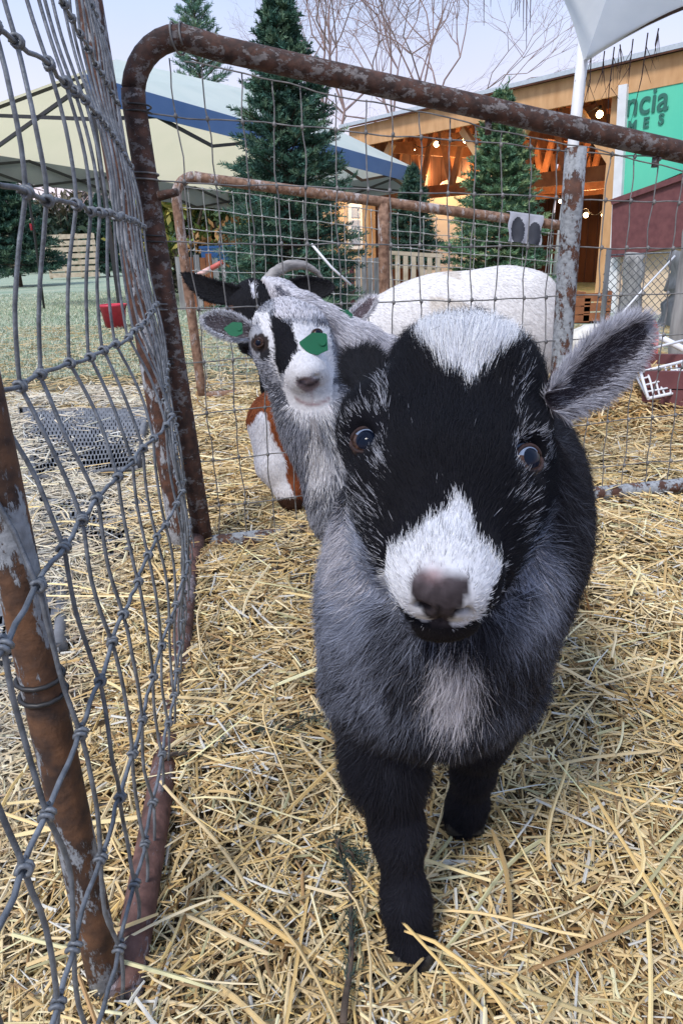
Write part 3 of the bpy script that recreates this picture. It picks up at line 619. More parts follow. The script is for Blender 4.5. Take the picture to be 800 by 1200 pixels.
letters('ncia', 731, 137, .36, M_let, .92); letters('M', 734, 154, .15, M_let); letters('E', 752, 150, .15, M_let); letters('S', 770, 146, .15, M_let); letters('A', 768, 170, .10, M_let)
bpart('counter_panel', [(717, 238), (900, 172), (900, 272), (715, 302)], .35, M_mar, .22)
bpart('counter_ledge', [(714, 234), (900, 168), (900, 175), (716, 240)], .40, M_mar, .26)
bpart('plywood_panel', [(722, 301), (900, 272), (900, 372), (721, 374)], .04, M_ply, .04)
# string lights
M_bulb, _t, _b = newmat('glowing bulb'); _b.inputs['Base Color'].default_value = (1, .8, .5, 1); _b.inputs['Emission Color'].default_value = (1, .62, .26, 1); _b.inputs['Emission Strength'].default_value = 22
sl_ = empty('string_lights', tuple(BP(560, 160)), 'warm glowing bulb string lights strung under the barn roof', 'string lights')
bulbs = [(484, 176, -.8), (511, 169, -.6), (545, 164, -.5), (618, 150, -.25), (702, 134, -.3), (491, 228, -4.5), (686, 252, -3.0), (707, 252, -3.0), (541, 207, -4.0), (656, 236, -3.5)]
pts = []
for i, (px, py, off) in enumerate(bulbs):
    q = BP(px, py, off); bm = bmesh.new(); bmesh.ops.create_uvsphere(bm, u_segments=12, v_segments=8, radius=.042 if i < 8 else .03)
    me = bpy.data.meshes.new('bulb'); bm.to_mesh(me); bm.free(); me.transform(Matrix.Translation(q)); o = link('bulb', me, M_bulb, sl_, True)
    mb = MB(); mb.tube([q+dn*.035, q+dn*.1], .017, 8); mb.build('bulb_socket', M_steel, sl_); pts.append(q+dn*.1)
def cable(idx):
    P = []
    for a, b in zip(idx[:-1], idx[1:]):
        for t in np.linspace(0, 1, 8): P.append(pts[a]*(1-t)+pts[b]*t-dn*.10*4*t*(1-t))
    mb = MB(); mb.tube(P, .006, 5); mb.build('cable', M_steel, sl_)
cable([0, 1, 2, 3, 4]); cable([5, 8, 9, 6, 7])
for k, (px, py, off, e_) in enumerate([(500, 205, -1.7, 42), (560, 205, -3.0, 50), (630, 215, -1.7, 42), (690, 235, -3.2, 40), (445, 225, -1.0, 40)]):
    ld = bpy.data.lights.new('bulb_glow', 'POINT'); ld.energy = e_; ld.color = (1, .6, .28); ld.shadow_soft_size = .12
    o = bpy.data.objects.new('bulb_glow', ld); COL.objects.link(o); o.location = BP(px, py, off); o.parent = sl_; o.matrix_parent_inverse = Matrix.Translation(-Vector(sl_.location))
# lit pale annex with a white window, under the barn's far end
Yc = 14.2
def FP(x, y, Y=Yc): return YP(x, y, Y)
ann = empty('cottage', tuple(FP(470, 330)), 'small pale walled cottage with white paned window and warm lit gable', 'cottage')
M_wall = simple('warm cream wall', (.62, .42, .25), .85, c2=(.72, .52, .32), scale=4)
def fpart(name, poly, m_, Y, th_=.06, parent=ann):
    mb = MB(); slab(mb, [FP(x, y, Y) for x, y in poly], np.array([0, th_, 0])); return mb.build(name, m_, parent)
fpart('wall', [(372, 205), (500, 205), (500, 340), (372, 340)], M_wall, Yc, .2)
fpart('gable_wall', [(498, 236), (520, 212), (536, 207), (556, 214), (572, 234), (572, 340), (498, 340)], simple('pale pinkish wall', (.76, .68, .66), .85, c2=(.82, .75, .72), scale=3), Yc-.1, .2)
wf = fpart('window', [(408, 238), (452, 238), (452, 292), (408, 292)], M_white, Yc-.05, .06)
M_glass, _t, _b = newmat('window glass'); _b.inputs['Base Color'].default_value = (.35, .40, .52, 1); _b.inputs['Roughness'].default_value = .12
for i in range(3):
    for j in range(3):
        x0 = 412+i*13; y0 = 242+j*16; fpart('pane', [(x0, y0), (x0+10, y0), (x0+10, y0+13), (x0, y0+13)], M_glass, Yc-.062, .02, wf)
fpart('corner_trim', [(494, 206), (501, 206), (501, 340), (494, 340)], M_white, Yc-.13, .05)
fpart('corner_trim', [(388, 206), (394, 206), (394, 340), (388, 340)], M_pine, Yc-.07, .05)

for px, py, e_ in ((530, 206, 20), (437, 222, 26)):  # unseen lamps, added to put warm light on the cottage walls
    ld = bpy.data.lights.new('added_wall_lamp', 'POINT'); ld.energy = e_; ld.color = (1, .66, .28); ld.shadow_soft_size = .08
    o = bpy.data.objects.new('added_wall_lamp', ld); COL.objects.link(o); o.location = FP(px, py, Yc-.55); o.parent = ann; o.matrix_parent_inverse = Matrix.Translation(-Vector(ann.location))
    mb = MB(); lathe_p = FP(px, py, Yc-.45); mb.tube([lathe_p, lathe_p+np.array([0, .45, .02])], .012, 6); mb.build('added_lamp_arm', M_steel, ann)
    mb = MB(); mb.tube([lathe_p+dn*.03, lathe_p, lathe_p-dn*.04], [.02, .045, .02], 8); mb.build('added_lamp_globe', M_bulb, ann)
# ------------------------------------------------------------------ pallets and rails
def plank_thing(name, label, cat, boards, group=None, mat=M_pinew):
    """boards: list of (name, corner, ex, ey, ez)"""
    o0 = np.mean([b_[1] for b_ in boards], 0); root = empty(name, (o0[0], o0[1], min(b_[1][2] for b_ in boards)), label, cat, group)
    for b_ in boards:
        mb = MB(); mb.obox(*b_[1:5]); mb.build(b_[0], b_[5] if len(b_) > 5 else mat, root)
    return root
Yp = 7.2; bl = []
a = FP(452, 298, Yp); b = FP(518, 302, Yp); ex = b-a
bl.append(('top_rail', a, ex, np.array([0, .12, 0]), dn*.035))
for k in range(7): q = a+ex*(k+.15)/7; bl.append(('slat', np.array([q[0], q[1], -.25]), nrm(ex)*.045, np.array([0, .02, 0]), dn*(q[2]+.25-.003)))
bl.append(('shelf', a+np.array([0, .05, -.12]), ex, np.array([0, .6, 0]), dn*.02))
plank_thing('pallet_rail', 'low slatted pallet rail in front of the smallest fir', 'pallet', bl)
bl = []; a = FP(394, 303, 6.6); b = FP(452, 300, 6.6); ex = (b-a)/8
for k in range(8): q = a+ex*k; bl.append(('board', np.array([q[0], q[1], -.15]), ex*.88, np.array([0, .025, 0]), dn*(q[2]+.15+.02*math.sin(k*2)), M_mar if k in (1, 2) else M_grey))
plank_thing('board_screen', 'short screen of reddish and grey upright boards behind the rear panel', 'board screen', bl)
bl = []
a = G(58, 326); b = G(118, 330); a = YP(58, 322, 20); b = YP(118, 327, 20); a[2] = b[2] = 0.02; ex = b-a; hz = 1.12
for k in range(7): bl.append(('slat', a+dn*(.03+hz*k/7), ex, np.array([0, .03, 0]), dn*.115))
for k in range(4): bl.append(('batten', a+ex*(.0+.31*k)+np.array([0, .035, 0]), ex*.035, np.array([0, .08, 0]), dn*hz))
plank_thing('pallet_screen', 'pale slatted pallets standing upright on the far left lawn', 'pallet', bl)
bl = []
a = YP(208, 330, 7.6); b = YP(258, 330, 7.6); ex = (b-a)/7
for k in range(7): q = a+ex*k; bl.append(('board', np.array([q[0], q[1], 0]), ex*.9, np.array([0, .03, 0]), dn*(.52+.03*math.sin(k*3)), M_truss if k % 3 else M_grey))
plank_thing('board_screen', 'low brown board screen seen left of the horned goat', 'board screen', bl)
# blue tub, red and white pole, white stick
def lathe(mb, c, prof, n=20, col=None):
    P = []; 
    for r_, z in prof:
        for k in range(n): a = 2*math.pi*k/n; P.append((c[0]+r_*math.cos(a), c[1]+r_*math.sin(a), c[2]+z))
    F = [(i*n+k, i*n+(k+1) % n, (i+1)*n+(k+1) % n, (i+1)*n+k) for i in range(len(prof)-1) for k in range(n)]
    mb.add(P, F, col, True)
q = YP(257, 305, 8.2); tb = empty('storage_tub', (q[0], q[1], .40), 'blue plastic tub on a stand beyond the rear panel', 'tub')
mb = MB(); mb.box((q[0]-.17, q[1]-.12, q[2]), (q[0]+.17, q[1]+.12, q[2]+.12)); mb.box((q[0]-.185, q[1]-.135, q[2]+.123), (q[0]+.185, q[1]+.135, q[2]+.15)); 
M_tub = simple('blue plastic', (.05, .17, .42), .45, noise=.1); mb.build('body', M_tub, tb)
for sx_ in (-1, 1):
    for sy_ in (-1, 1): mb = MB(); mb.beam((q[0]+sx_*.14, q[1]+sy_*.09, 0), (q[0]+sx_*.14, q[1]+sy_*.09, q[2]), .03, .03); mb.build('stand_leg', M_grey, tb)
M_rw = simple('faded red plastic', (.55, .12, .10), .5, noise=.15)
rw = empty('barrier_pole', tuple(YP(225, 325, 6.2)), 'slanted white and red barrier pole above the black horned goat', 'pole')
a = YP(218, 330, 6.2); b = YP(262, 307, 6.2)
for k in range(3): mb = MB(); mb.tube([a+(b-a)*k/3, a+(b-a)*(k+1)/3], .022, 8); mb.build('band', M_white if k < 1 else M_rw if k == 2 else simple('pinkish band', (.70, .45, .42), .5), rw)
mb = MB(); mb.tube([b, (b[0], b[1], 0)], .016, 6); mb.tube([a, (a[0], a[1], 0)], .016, 6); 
o = mb.build('stand', M_grey, rw); o['kind'] = 'stuff'
a = rp(.47, .50, .03); b = rp(.63, .36, .035); mb = MB(); mb.tube([YP(365, 286, 2.62), YP(388, 313, 2.60), YP(411, 334, 2.60)], .0045, 6)
tag(mb.build('plastic_stick', M_white), 'thin white plastic stick poked through the rear panel mesh', 'stick')
# red bucket
q = G(136, 384); bk = empty('bucket', (q[0], q[1], 0), 'red plastic bucket standing on the frosty lawn at left', 'bucket')
M_red = simple('pinkish red plastic', (.52, .03, .06), .45, noise=.12)
mb = MB(); lathe(mb, (q[0], q[1], 0), [(.001, .01), (.07, .01), (.078, .0), (.103, .165), (.113, .17), (.113, .185), (.10, .185), (.08, .03), (.001, .03)]); mb.build('body', M_red, bk)
mb = MB(); mb.tube([(q[0]+.112*math.cos(a), q[1]-.01-.05*math.sin(a), .178-.08*math.sin(a)) for a in np.linspace(0, math.pi, 14)], .004, 5); mb.build('handle', M_steel, bk)
# black stake
q = G(52, 362); mb = MB(); a = np.array([q[0], q[1], -.02]); b = YP(28, 190, q[1]-.05)
st = empty('stake', (q[0], q[1], 0), 'thin black stake with a red clip in the left lawn', 'stake'); mb.tube([a, (a+b)/2+np.array([.01, 0, 0]), b], .014, 7); mb.build('rod', M_steel, st)
cpt = YP(36, 262, q[1]-.04); mb = MB(); mb.tube([cpt, cpt-dn*.07], .013, 8); mb.build('clip', M_red, st)

# ------------------------------------------------------------------ slotted rubber mats on the left
def slot_mat(c4, label, z, nu=16, nv=9, seed=0):
    z -= .018; nu = int(nu*1.5); nv = int(nv*1.4)
    P = [np.array([*G(x, y, z)[:2], z]) for x, y in c4]; root = empty('rubber_mat', tuple(P[0]), label, 'rubber mat', 'slotted rubber mats')
    def at(u, v): return (P[0]*(1-u)+P[1]*u)*(1-v)+(P[3]*(1-u)+P[2]*u)*v
    mb = MB(); 
    for i in range(nv+1):
        v = i/nv; w_ = .16/nv
        for k in range(nu):
            mb.tube([at(k/nu, v)+dn*.002*math.sin(k), at((k+1)/nu, v)], .008, 5, caps=False)
    for i in range(nv):
        for k in range(nu+1):
            u = (k+.5*(i % 2))/nu
            if u > 1: continue
            mb.beam(at(u, i/nv), at(u, (i+1)/nv), .016, .010)
    o = mb.build('slot_grid', M_rubber, root); o['kind'] = 'stuff'
    mb = MB(); mb.tube([at(0, 0), at(1, 0), at(1, 1), at(0, 1)], .013, 6, closed=True); mb.build('rim', M_rubber, root)
slot_mat([(24, 480), (172, 480), (162, 548), (40, 560)], 'grey slotted rubber mat on the trodden ground beyond the left panel', .034, 20, 12)
slot_mat([(50, 588), (176, 590), (150, 650), (48, 660)], 'grey slotted rubber mat half covered with straw, nearer than the first mat', .030, 14, 7)
slot_mat([(-90, 660), (78, 640), (70, 760), (-110, 800)], 'grey slotted rubber mat under straw beside the rusted near post', .028, 12, 9)

# ------------------------------------------------------------------ cow print cloth on the rear rail
def cowcloth():
    s0, s1 = 1.245, 1.385; nu, nv = 36, 32; V = []; c = []
    for i in range(nu+1):
        for j in range(nv+1):
            s = s0+(s1-s0)*i/nu; t = j/nv; z = rtop(s)+.024 if t < .08 else rtop(s)+.024-(t-.08)*.118
            off = .0 if t < .08 else .026+.006*math.sin(i*.42+t*3)*t; V.append(rp(s+.004*math.sin(t*9), z, off))
    F = np.array([[i*(nv+1)+j, (i+1)*(nv+1)+j, (i+1)*(nv+1)+j+1, i*(nv+1)+j+1] for i in range(nu) for j in range(nv)])
    return np.array(V), F
V, F = cowcloth(); fc = V[F].mean(1); cols_ = np.zeros((len(F), 3))
for i, p_ in enumerate(fc):
    s = (p_[:2]-RP0)@RD; u = (s-1.245)/.14; z = (rtop(s)-p_[2])/.115
    d1 = ((u-.27)/.2)**2+((z-.35)/.42)**2; d2 = ((u-.78)/.2)**2+((z-.45)/.42)**2; cols_[i] = (.05, .055, .07) if min(d1, d2) < 1 else (.42, .44, .50)
o = npmesh('cloth', V, F, cols_, M_attr); md = o.modifiers.new('thickness', 'SOLIDIFY'); md.thickness = .003
tag(o, 'grey cloth with dark cow spots hung over the end of the rear rail', 'cloth')

# ------------------------------------------------------------------ white canopy, upper right
Yw = 5.0; q0 = YP(684, 74, Yw); zc = q0[2]
wc = empty('canopy_tent', (q0[0], q0[1], -.2), 'white canopy corner on a white pole reaching in at the top right', 'canopy tent')
mb = MB(); mb.tube([(q0[0]-.10, q0[1], ground_z(q0[0], q0[1])-.02), (q0[0]-.045, q0[1], zc*.5), (q0[0], q0[1], zc+.38)], .036, 12); mb.build('pole', M_white, wc)
c1 = G(610, -60, zc+.05); c2 = G(960, -40, zc+.05)
def curve3(a, b, sag, n=10): return [a*(1-t)+b*t-dn*sag*4*t*(1-t) for t in np.linspace(0, 1, n)]
ap = (c1+c2)/2+dn*.75
mb = MB(); E1 = curve3(q0, c1, -.10); E2 = curve3(q0, c2, -.06); E1i = [p_*.55+(ap)*.45 for p_ in E1]; E2i = [p_*.55+(ap)*.45 for p_ in E2]
def sheet(mb, A, B, off=.006, single=False):
    V = []; n = len(A)
    for a, b in zip(A, B): V += [a, b]
    F = [(2*i, 2*i+1, 2*i+3, 2*i+2) for i in range(n-1)]; m0 = len(V)
    F2 = [(2*i+m0, 2*i+2+m0, 2*i+3+m0, 2*i+1+m0) for i in range(n-1)]
    V2 = [v+dn*off for v in V]; mb.add(V, F, None, True) if single else mb.add(V+V2, F+F2, None, True)
sheet(mb, E1, E1i, 0, True); sheet(mb, E1i, [ap]*10, 0, True); mb.build('roof_panel', M_fabw, wc)
mb = MB(); sheet(mb, E2, E2i, 0, True); sheet(mb, E2i, [ap]*10, 0, True); mb.build('roof_panel', M_fabw, wc)
top = np.array([q0[0], q0[1], zc+.36])
for e_ in (c1, c2, ap): mb = MB(); a = top-dn*.02; mb.tube([a, a*.4+e_*.6+dn*.02, e_-dn*.03], .017, 8); mb.build('roof_bar', M_white, wc)
# garland needles hanging from its edge
ga = empty('dried_garland', tuple(q0), 'brown drooping sprigs hanging from the edge of the white canopy', 'garland')
g = np.random.default_rng(3); M_brn = simple('dried brown sprig', (.07, .035, .03), .8, noise=.4)
for k in range(8):
    t = .03+.42*(k/8)**1.2+g.uniform(-.025, .025); a = q0*(1-t)+c2*t+dn*.02; l = g.uniform(.08, .28) if k % 3 else g.uniform(.25, .5)
    mb = MB(); mb.tube([a, a-dn*l*.5+np.array([g.normal()*.01, 0, 0]), a-dn*l+np.array([-.05*l+g.normal()*.03, 0, 0])], [.004, .003, .001], 4)
    for j in range(4): b = a-dn*l*g.uniform(0, .6); mb.tube([b, b-dn*g.uniform(.06, .16)+np.array([g.normal()*.03, g.normal()*.02, 0])], [.0025, .0008], 3)
    mb.build('sprig', M_brn, ga)['kind'] = 'stuff'
mb = MB(); mb.tube(curve3(q0+dn*.02, c2+dn*.0, -.06), .012, 6); mb.build('cord', M_brn, ga)
gb = empty('pine_sprig', tuple(W(590, -30, 1.6)), 'long dark pine needles hanging into the top of the view', 'pine sprig')
a0 = W(545, -60, 1.6); b0_ = W(640, -50, 1.65); mb = MB(); mb.tube([a0, (a0+b0_)/2+dn*.01, b0_], .006, 6); mb.build('stem', M_bark, gb)
mb = MB()
for px, l in ((566, 30), (603, 14), (609, 20), (612, 36), (616, 58), (621, 33), (606, 12), (574, 8)):
    a = W(px+g.uniform(-2, 2), -52, 1.62); b = W(px+g.uniform(-1, 1), l, 1.62); mb.tube([a, (a+b)/2+np.array([.002, 0, 0]), b], [.0016, .0014, .0005], 4)
mb.build('needles', M_brn, gb)['kind'] = 'stuff'

# ------------------------------------------------------------------ clutter at the right
def wpost(x, y, z0, z1, r_, label, lean=0, seed=0):
    g = np.random.default_rng(seed); zz = np.linspace(z0, z1, 14); mb = MB()
    mb.tube([(x+lean*(z-z0)+g.normal()*r_*.06, y+g.normal()*r_*.06, z) for z in zz], r_*(1+.10*g.normal(size=14)), 12)
    tag(mb.build('wooden_post', M_grey), label, 'post', 'weathered posts right of the barn front')
q = YP(736, 370, 6.2); wpost(q[0], q[1], -.35, YP(736, 298, 6.2)[2], .085, 'thick grey weathered post under the maroon panel', seed=1)
q = YP(797, 400, 3.4); wpost(q[0], q[1], -.1, YP(797, 190, 3.4)[2], .052, 'knotty grey post at the right edge, nearer than the maroon panel', seed=2)
q = YP(792, 420, 5.2); wpost(q[0], q[1], -.3, YP(788, 300, 5.2)[2], .14, 'broad pale grey post behind the knotty one at the right edge', seed=3)
# chain link
Yl = 5.6; a = YP(700, 400, Yl); b = YP(900, 400, Yl); cl_ = empty('chain_link_fence', (a[0], a[1], -.2), 'slack chain link fence across the right side below the maroon panel', 'fence')
mb = MB(); z0, z1 = YP(700, 415, Yl)[2], YP(740, 298, Yl)[2]; s = .06; nxx = int((b[0]-a[0])/s); nz = int((z1-z0)/(s))
for i in range(-nz, nxx):
    for sg_ in (0, 1):
        P = []
        for k in range(nz+1):
            xx_ = a[0]+(i+k)*s if sg_ == 0 else a[0]+(i+nz-k)*s
            if xx_ < a[0] or xx_ > b[0]: continue
            P.append((xx_+.006*math.sin(k*7+i), Yl+.006*math.sin(k*3.1+sg_*3), z0+k*s))
        if len(P) > 1: mb.tube(P, .003, 3, caps=False)
mb.build('wire_mesh', M_wire2, cl_)['kind'] = 'stuff'
mb = MB(); mb.tube([(a[0]+.02, Yl, -.35), (a[0]+.02, Yl, z1+.05)], .02, 8); mb.build('post', M_grey, cl_)
mb = MB(); mb.tube([(a[0], Yl, z1), (b[0], Yl, z1+.01)], .006, 6); mb.build('top_wire', M_wire, cl_)
# maroon trough with white wire basket
q = G(748, 500); q2 = G(860, 505); tr_ = empty('feed_trough', (q[0], q[1], 0), 'maroon wooden trough on the straw at the right edge', 'trough')
dx_ = nrm(q2-q); dyv = np.array([-dx_[1], dx_[0], 0]); ht = .165
for k in range(3): mb = MB(); mb.obox(q+dn*(.01+ht*k/3), dx_*.9, dyv*.02, dn*(ht/3-.004)); mb.build('side_board', M_mar, tr_)
for k in range(3): mb = MB(); mb.obox(q+dyv*.35+dn*(.01+ht*k/3), dx_*.9, dyv*.02, dn*(ht/3-.004)); mb.build('side_board', M_mar, tr_)
for e_ in (0, .88): mb = MB(); mb.obox(q+dx_*e_+dyv*.022+dn*.008, dx_*.02, dyv*.326, dn*ht); mb.build('end_board', M_mar, tr_)
mb = MB(); mb.obox(q+dx_*.022+dyv*.022+dn*.02, dx_*.855, dyv*.325, dn*.10); mb.build('feed', M_pinew, tr_)
wb = empty('wire_basket', tuple(W(765, 450, 2.2)), 'bent white wire basket hooked over the maroon trough', 'basket')
Pb = [W(750, 436, 2.12), W(830, 414, 2.25), W(835, 452, 2.2), W(759, 467, 2.06)]
bk_ = np.array([.03, .16, .03])
def wl(p_, q_, r_=.004, nm='wire'): mb = MB(); mb.tube([p_, (p_+q_)/2+g.normal(size=3)*.004, q_], r_, 5); mb.build(nm, M_white, wb)
for off in (0*bk_, bk_):
    for i in range(4): wl(Pb[i]+off, Pb[(i+1) % 4]+off, .005)
for k in range(1, 12): t = k/12; wl(Pb[0]*(1-t)+Pb[1]*t, Pb[3]*(1-t)+Pb[2]*t, .003)
for k in range(1, 4): t = k/4; wl(Pb[0]*(1-t)+Pb[3]*t, Pb[1]*(1-t)+Pb[2]*t, .003)
for i in range(4): wl(Pb[i], Pb[i]+bk_, .004)
# red cloth, white pipe, pale hay net, wood scraps
mb = MB(); a = W(764, 372, 3.0); N_ = 9; A1 = [W(764+(-2-6*t+2*math.sin(t*9)), 375+62*t, 3.0) for t in np.linspace(0, 1, N_)]; A2 = [W(764+(3+8*t+2*math.sin(t*7)), 375+66*t, 2.95) for t in np.linspace(0, 1, N_)]; A3 = [(a_+b_)/2-np.array([0, .02+.02*math.sin(i*2), 0]) for i, (a_, b_) in enumerate(zip(A1, A2))]
sheet(mb, A1, A3, .004); sheet(mb, A3, A2, .004); tag(mb.build('red_cloth', M_rw), 'faded red cloth hanging behind the wire basket', 'cloth')
a = W(728, 375, 3.3); b = W(830, 424, 2.9); mb = MB(); mb.tube([a, (a+b)/2+dn*.004, b], .0135, 10); tag(mb.build('plastic_pipe', M_white), 'white plastic pipe slanting down behind the kid ear tip', 'pipe')
a = W(700, 400, 3.2); b = W(790, 300, 3.4); mb = MB(); mb.tube([a, (a+b)/2+dn*.01, b], .0045, 6); tag(mb.build('slanted_cable', M_white), 'thin pale cable rising from the hay bag to the right edge post', 'cable')
# pale hay bag
c_ = W(705, 418, 3.6); bm = bmesh.new(); bmesh.ops.create_icosphere(bm, subdivisions=4, radius=1)
for v in bm.verts:
    p_ = v.co; s = 1+.10*mnoise.noise(p_*2.3)+.04*mnoise.noise(p_*7); v.co = Vector((np.sign(p_.x)*abs(p_.x)**.7*.22*s, np.sign(p_.y)*abs(p_.y)**.7*.12*s, np.sign(p_.z)*abs(p_.z)**.6*.16*s))
me = bpy.data.meshes.new('feed_bag'); bm.to_mesh(me); bm.free(); me.transform(Matrix.Translation(c_))
tag(link('feed_bag', me, simple('cream sacking', (.52, .49, .42), .9, c2=(.72, .70, .66), scale=18, bump=.5), None, True), 'slumped cream sack behind the spotted grey gate post', 'sack')
for k, (px, py, sz, m_) in enumerate([(676, 352, .26, M_truss), (698, 350, .30, M_truss)]):
    q = YP(px, py+26, 7.4); root = empty('wooden_crate', tuple(q), ['orange brown crate inside the barn just right of the spotted post', 'orange brown crate inside the barn beside the white corner trim'][k], 'crate', 'crates stacked inside the barn')
    for j in range(3): mb = MB(); mb.box((q[0]-sz*.45, q[1], q[2]+sz*.32*j), (q[0]+sz*.45, q[1]+.02, q[2]+sz*(.32*j+.27))); mb.build('slat', m_, root)
    for sx_ in (-1, 1): mb = MB(); mb.box((q[0]+sx_*sz*.45-.012, q[1]+.022, q[2]), (q[0]+sx_*sz*.45+.012, q[1]+sz*.8, q[2]+sz*.95)); mb.build('side', m_, root)
    mb = MB(); mb.box((q[0]-sz*.4, q[1]+.03, -.36), (q[0]+sz*.4, q[1]+sz*.7, q[2]-.003)); mb.build('stand', M_dark, root)
# straw pile behind the gate, right
n = 9000; u = RNG.normal(0, .42, n); v_ = RNG.normal(0, .30, n); px0 = G(735, 500); X = px0[0]+.1+u; Y = px0[1]+.25+v_
Z = .11*np.exp(-(u/.5)**2-(v_/.3)**2); L_ = RNG.uniform(.05, .14, n); c_ = straw_cols(n, .3); c_[RNG.random(n) < .4] *= np.array([.75, .62, .5])
m_ = (Y > 1.62)
ribbons(X[m_], Y[m_], Z[m_]+.01+.02*RNG.random(m_.sum()), L_[m_], RNG.uniform(.003, .006, m_.sum()), RNG.uniform(0, 6.3, m_.sum()), RNG.normal(0, .25, m_.sum()), RNG.normal(0, .07, m_.sum())*L_[m_], c_[m_], 'straw_pile', M_straw, 'heaped brownish straw behind the right end of the gate')
# fir twigs on the bedding
def twig(pxs, label, seed, wob_=.01):
    P = [G(x, y, .034) for x, y in pxs]; g = np.random.default_rng(seed); root = empty('fir_twig', tuple(P[0]), label, 'twig', 'fir twigs dropped on the straw')
    PP = []; 
    for a, b in zip(P[:-1], P[1:]):
        for t in np.linspace(0, 1, 8)[:-1]: PP.append(a*(1-t)+b*t+dn*.004*math.sin(len(PP)))
    PP.append(P[-1]); mb = MB(); mb.tube(PP, np.linspace(.0028, .0010, len(PP)), 6); mb.build('stem', M_bark, root)
    S = []; D = []; LL = []
    for i in range(2, len(PP)-1):
        d = nrm(PP[i+1]-PP[i]); s = np.cross(d, dn)
        S.append(PP[i]); D.append(d); LL.append(.02)
        if i % 2 == 0:
            for sg_ in (-1, 1): S.append(PP[i]); D.append(nrm(d+s*sg_*g.uniform(.5, .9))); LL.append(g.uniform(.02, .045))
    V, F, c = needles(np.array(S), np.array(D), np.array(LL), 10, .011, .0011, FIR*.45+.02, seed, up=.25); npmesh('needles', V, F, c, M_leaf, root)['kind'] = 'stuff'
twig([(188, 893), (240, 872), (300, 858), (372, 842)], 'dark green fir twig lying across the straw beside the left rail', 1)
twig([(402, 1200), (412, 1110), (410, 1030), (392, 985)], 'dull fir twig on the straw left of the front hoof', 2)
twig([(392, 985), (408, 1000), (425, 1012)], 'short fir twig tip near the kid\'s front leg', 4)
# ------------------------------------------------------------------ goats: one blended surface per body, fur strands on it
def surface_nets(D, lo, h):
    nx_, ny_, nz_ = D.shape; s = D < 0
    idx = -np.ones((nx_-1, ny_-1, nz_-1), np.int64)
    cor = [(i, j, k) for i in (0, 1) for j in (0, 1) for k in (0, 1)]
    def sub(A, c): return A[c[0]:nx_-1+c[0], c[1]:ny_-1+c[1], c[2]:nz_-1+c[2]]
    cnt = sum(sub(s, c).astype(np.int8) for c in cor); act = (cnt > 0) & (cnt < 8); I3 = np.argwhere(act)
    idx[act] = np.arange(len(I3))
    P = np.zeros((len(I3), 3)); w_ = np.zeros(len(I3))
    for a in cor:
        for ax in range(3):
            if a[ax]: continue
            b = list(a); b[ax] = 1
            da = D[I3[:, 0]+a[0], I3[:, 1]+a[1], I3[:, 2]+a[2]]; db = D[I3[:, 0]+b[0], I3[:, 1]+b[1], I3[:, 2]+b[2]]
            m_ = (da < 0) != (db < 0); t = np.where(m_, da/np.where(m_, da-db, 1), 0)
            q = np.tile(np.array(a, float), (len(I3), 1)); q[:, ax] += t; P[m_] += q[m_]; w_ += m_
    P = (I3+P/w_[:, None])*h+lo; F = []
    for ax in range(3):
        sl1 = [slice(1, None)]*3
        a = [slice(1, -1)]*3; b = [slice(1, -1)]*3; a[ax] = slice(0, -1); b[ax] = slice(1, None)
        sa, sb = s[tuple(a)], s[tuple(b)]; e = np.argwhere(sa != sb); fl = sa[tuple(e.T)]
        o = e.copy()
        for q in range(3):
            if q != ax: o[:, q] += 1
        u, v = [(1, 2), (2, 0), (0, 1)][ax]; c = []
        for du, dv in ((-1, -1), (0, -1), (0, 0), (-1, 0)):
            p = o.copy(); p[:, u] += du; p[:, v] += dv; c.append(idx[tuple(p.T)])
        q = np.stack(c, 1); q[~fl] = q[~fl][:, ::-1]; F.append(q)
    return P, np.vstack(F)
def el(c, r, A=None, k=.02, sub=False): return ('e', np.asarray(c, float), np.asarray(r, float), np.eye(3) if A is None else np.asarray(A, float), k, sub)
def cap(a, b, ra, rb, k=.02, sub=False): return ('c', np.asarray(a, float), np.asarray(b, float), ra, rb, k, sub)
def chain(P, r, k=.02): return [cap(P[i], P[i+1], r[i], r[i+1], k) for i in range(len(P)-1)]
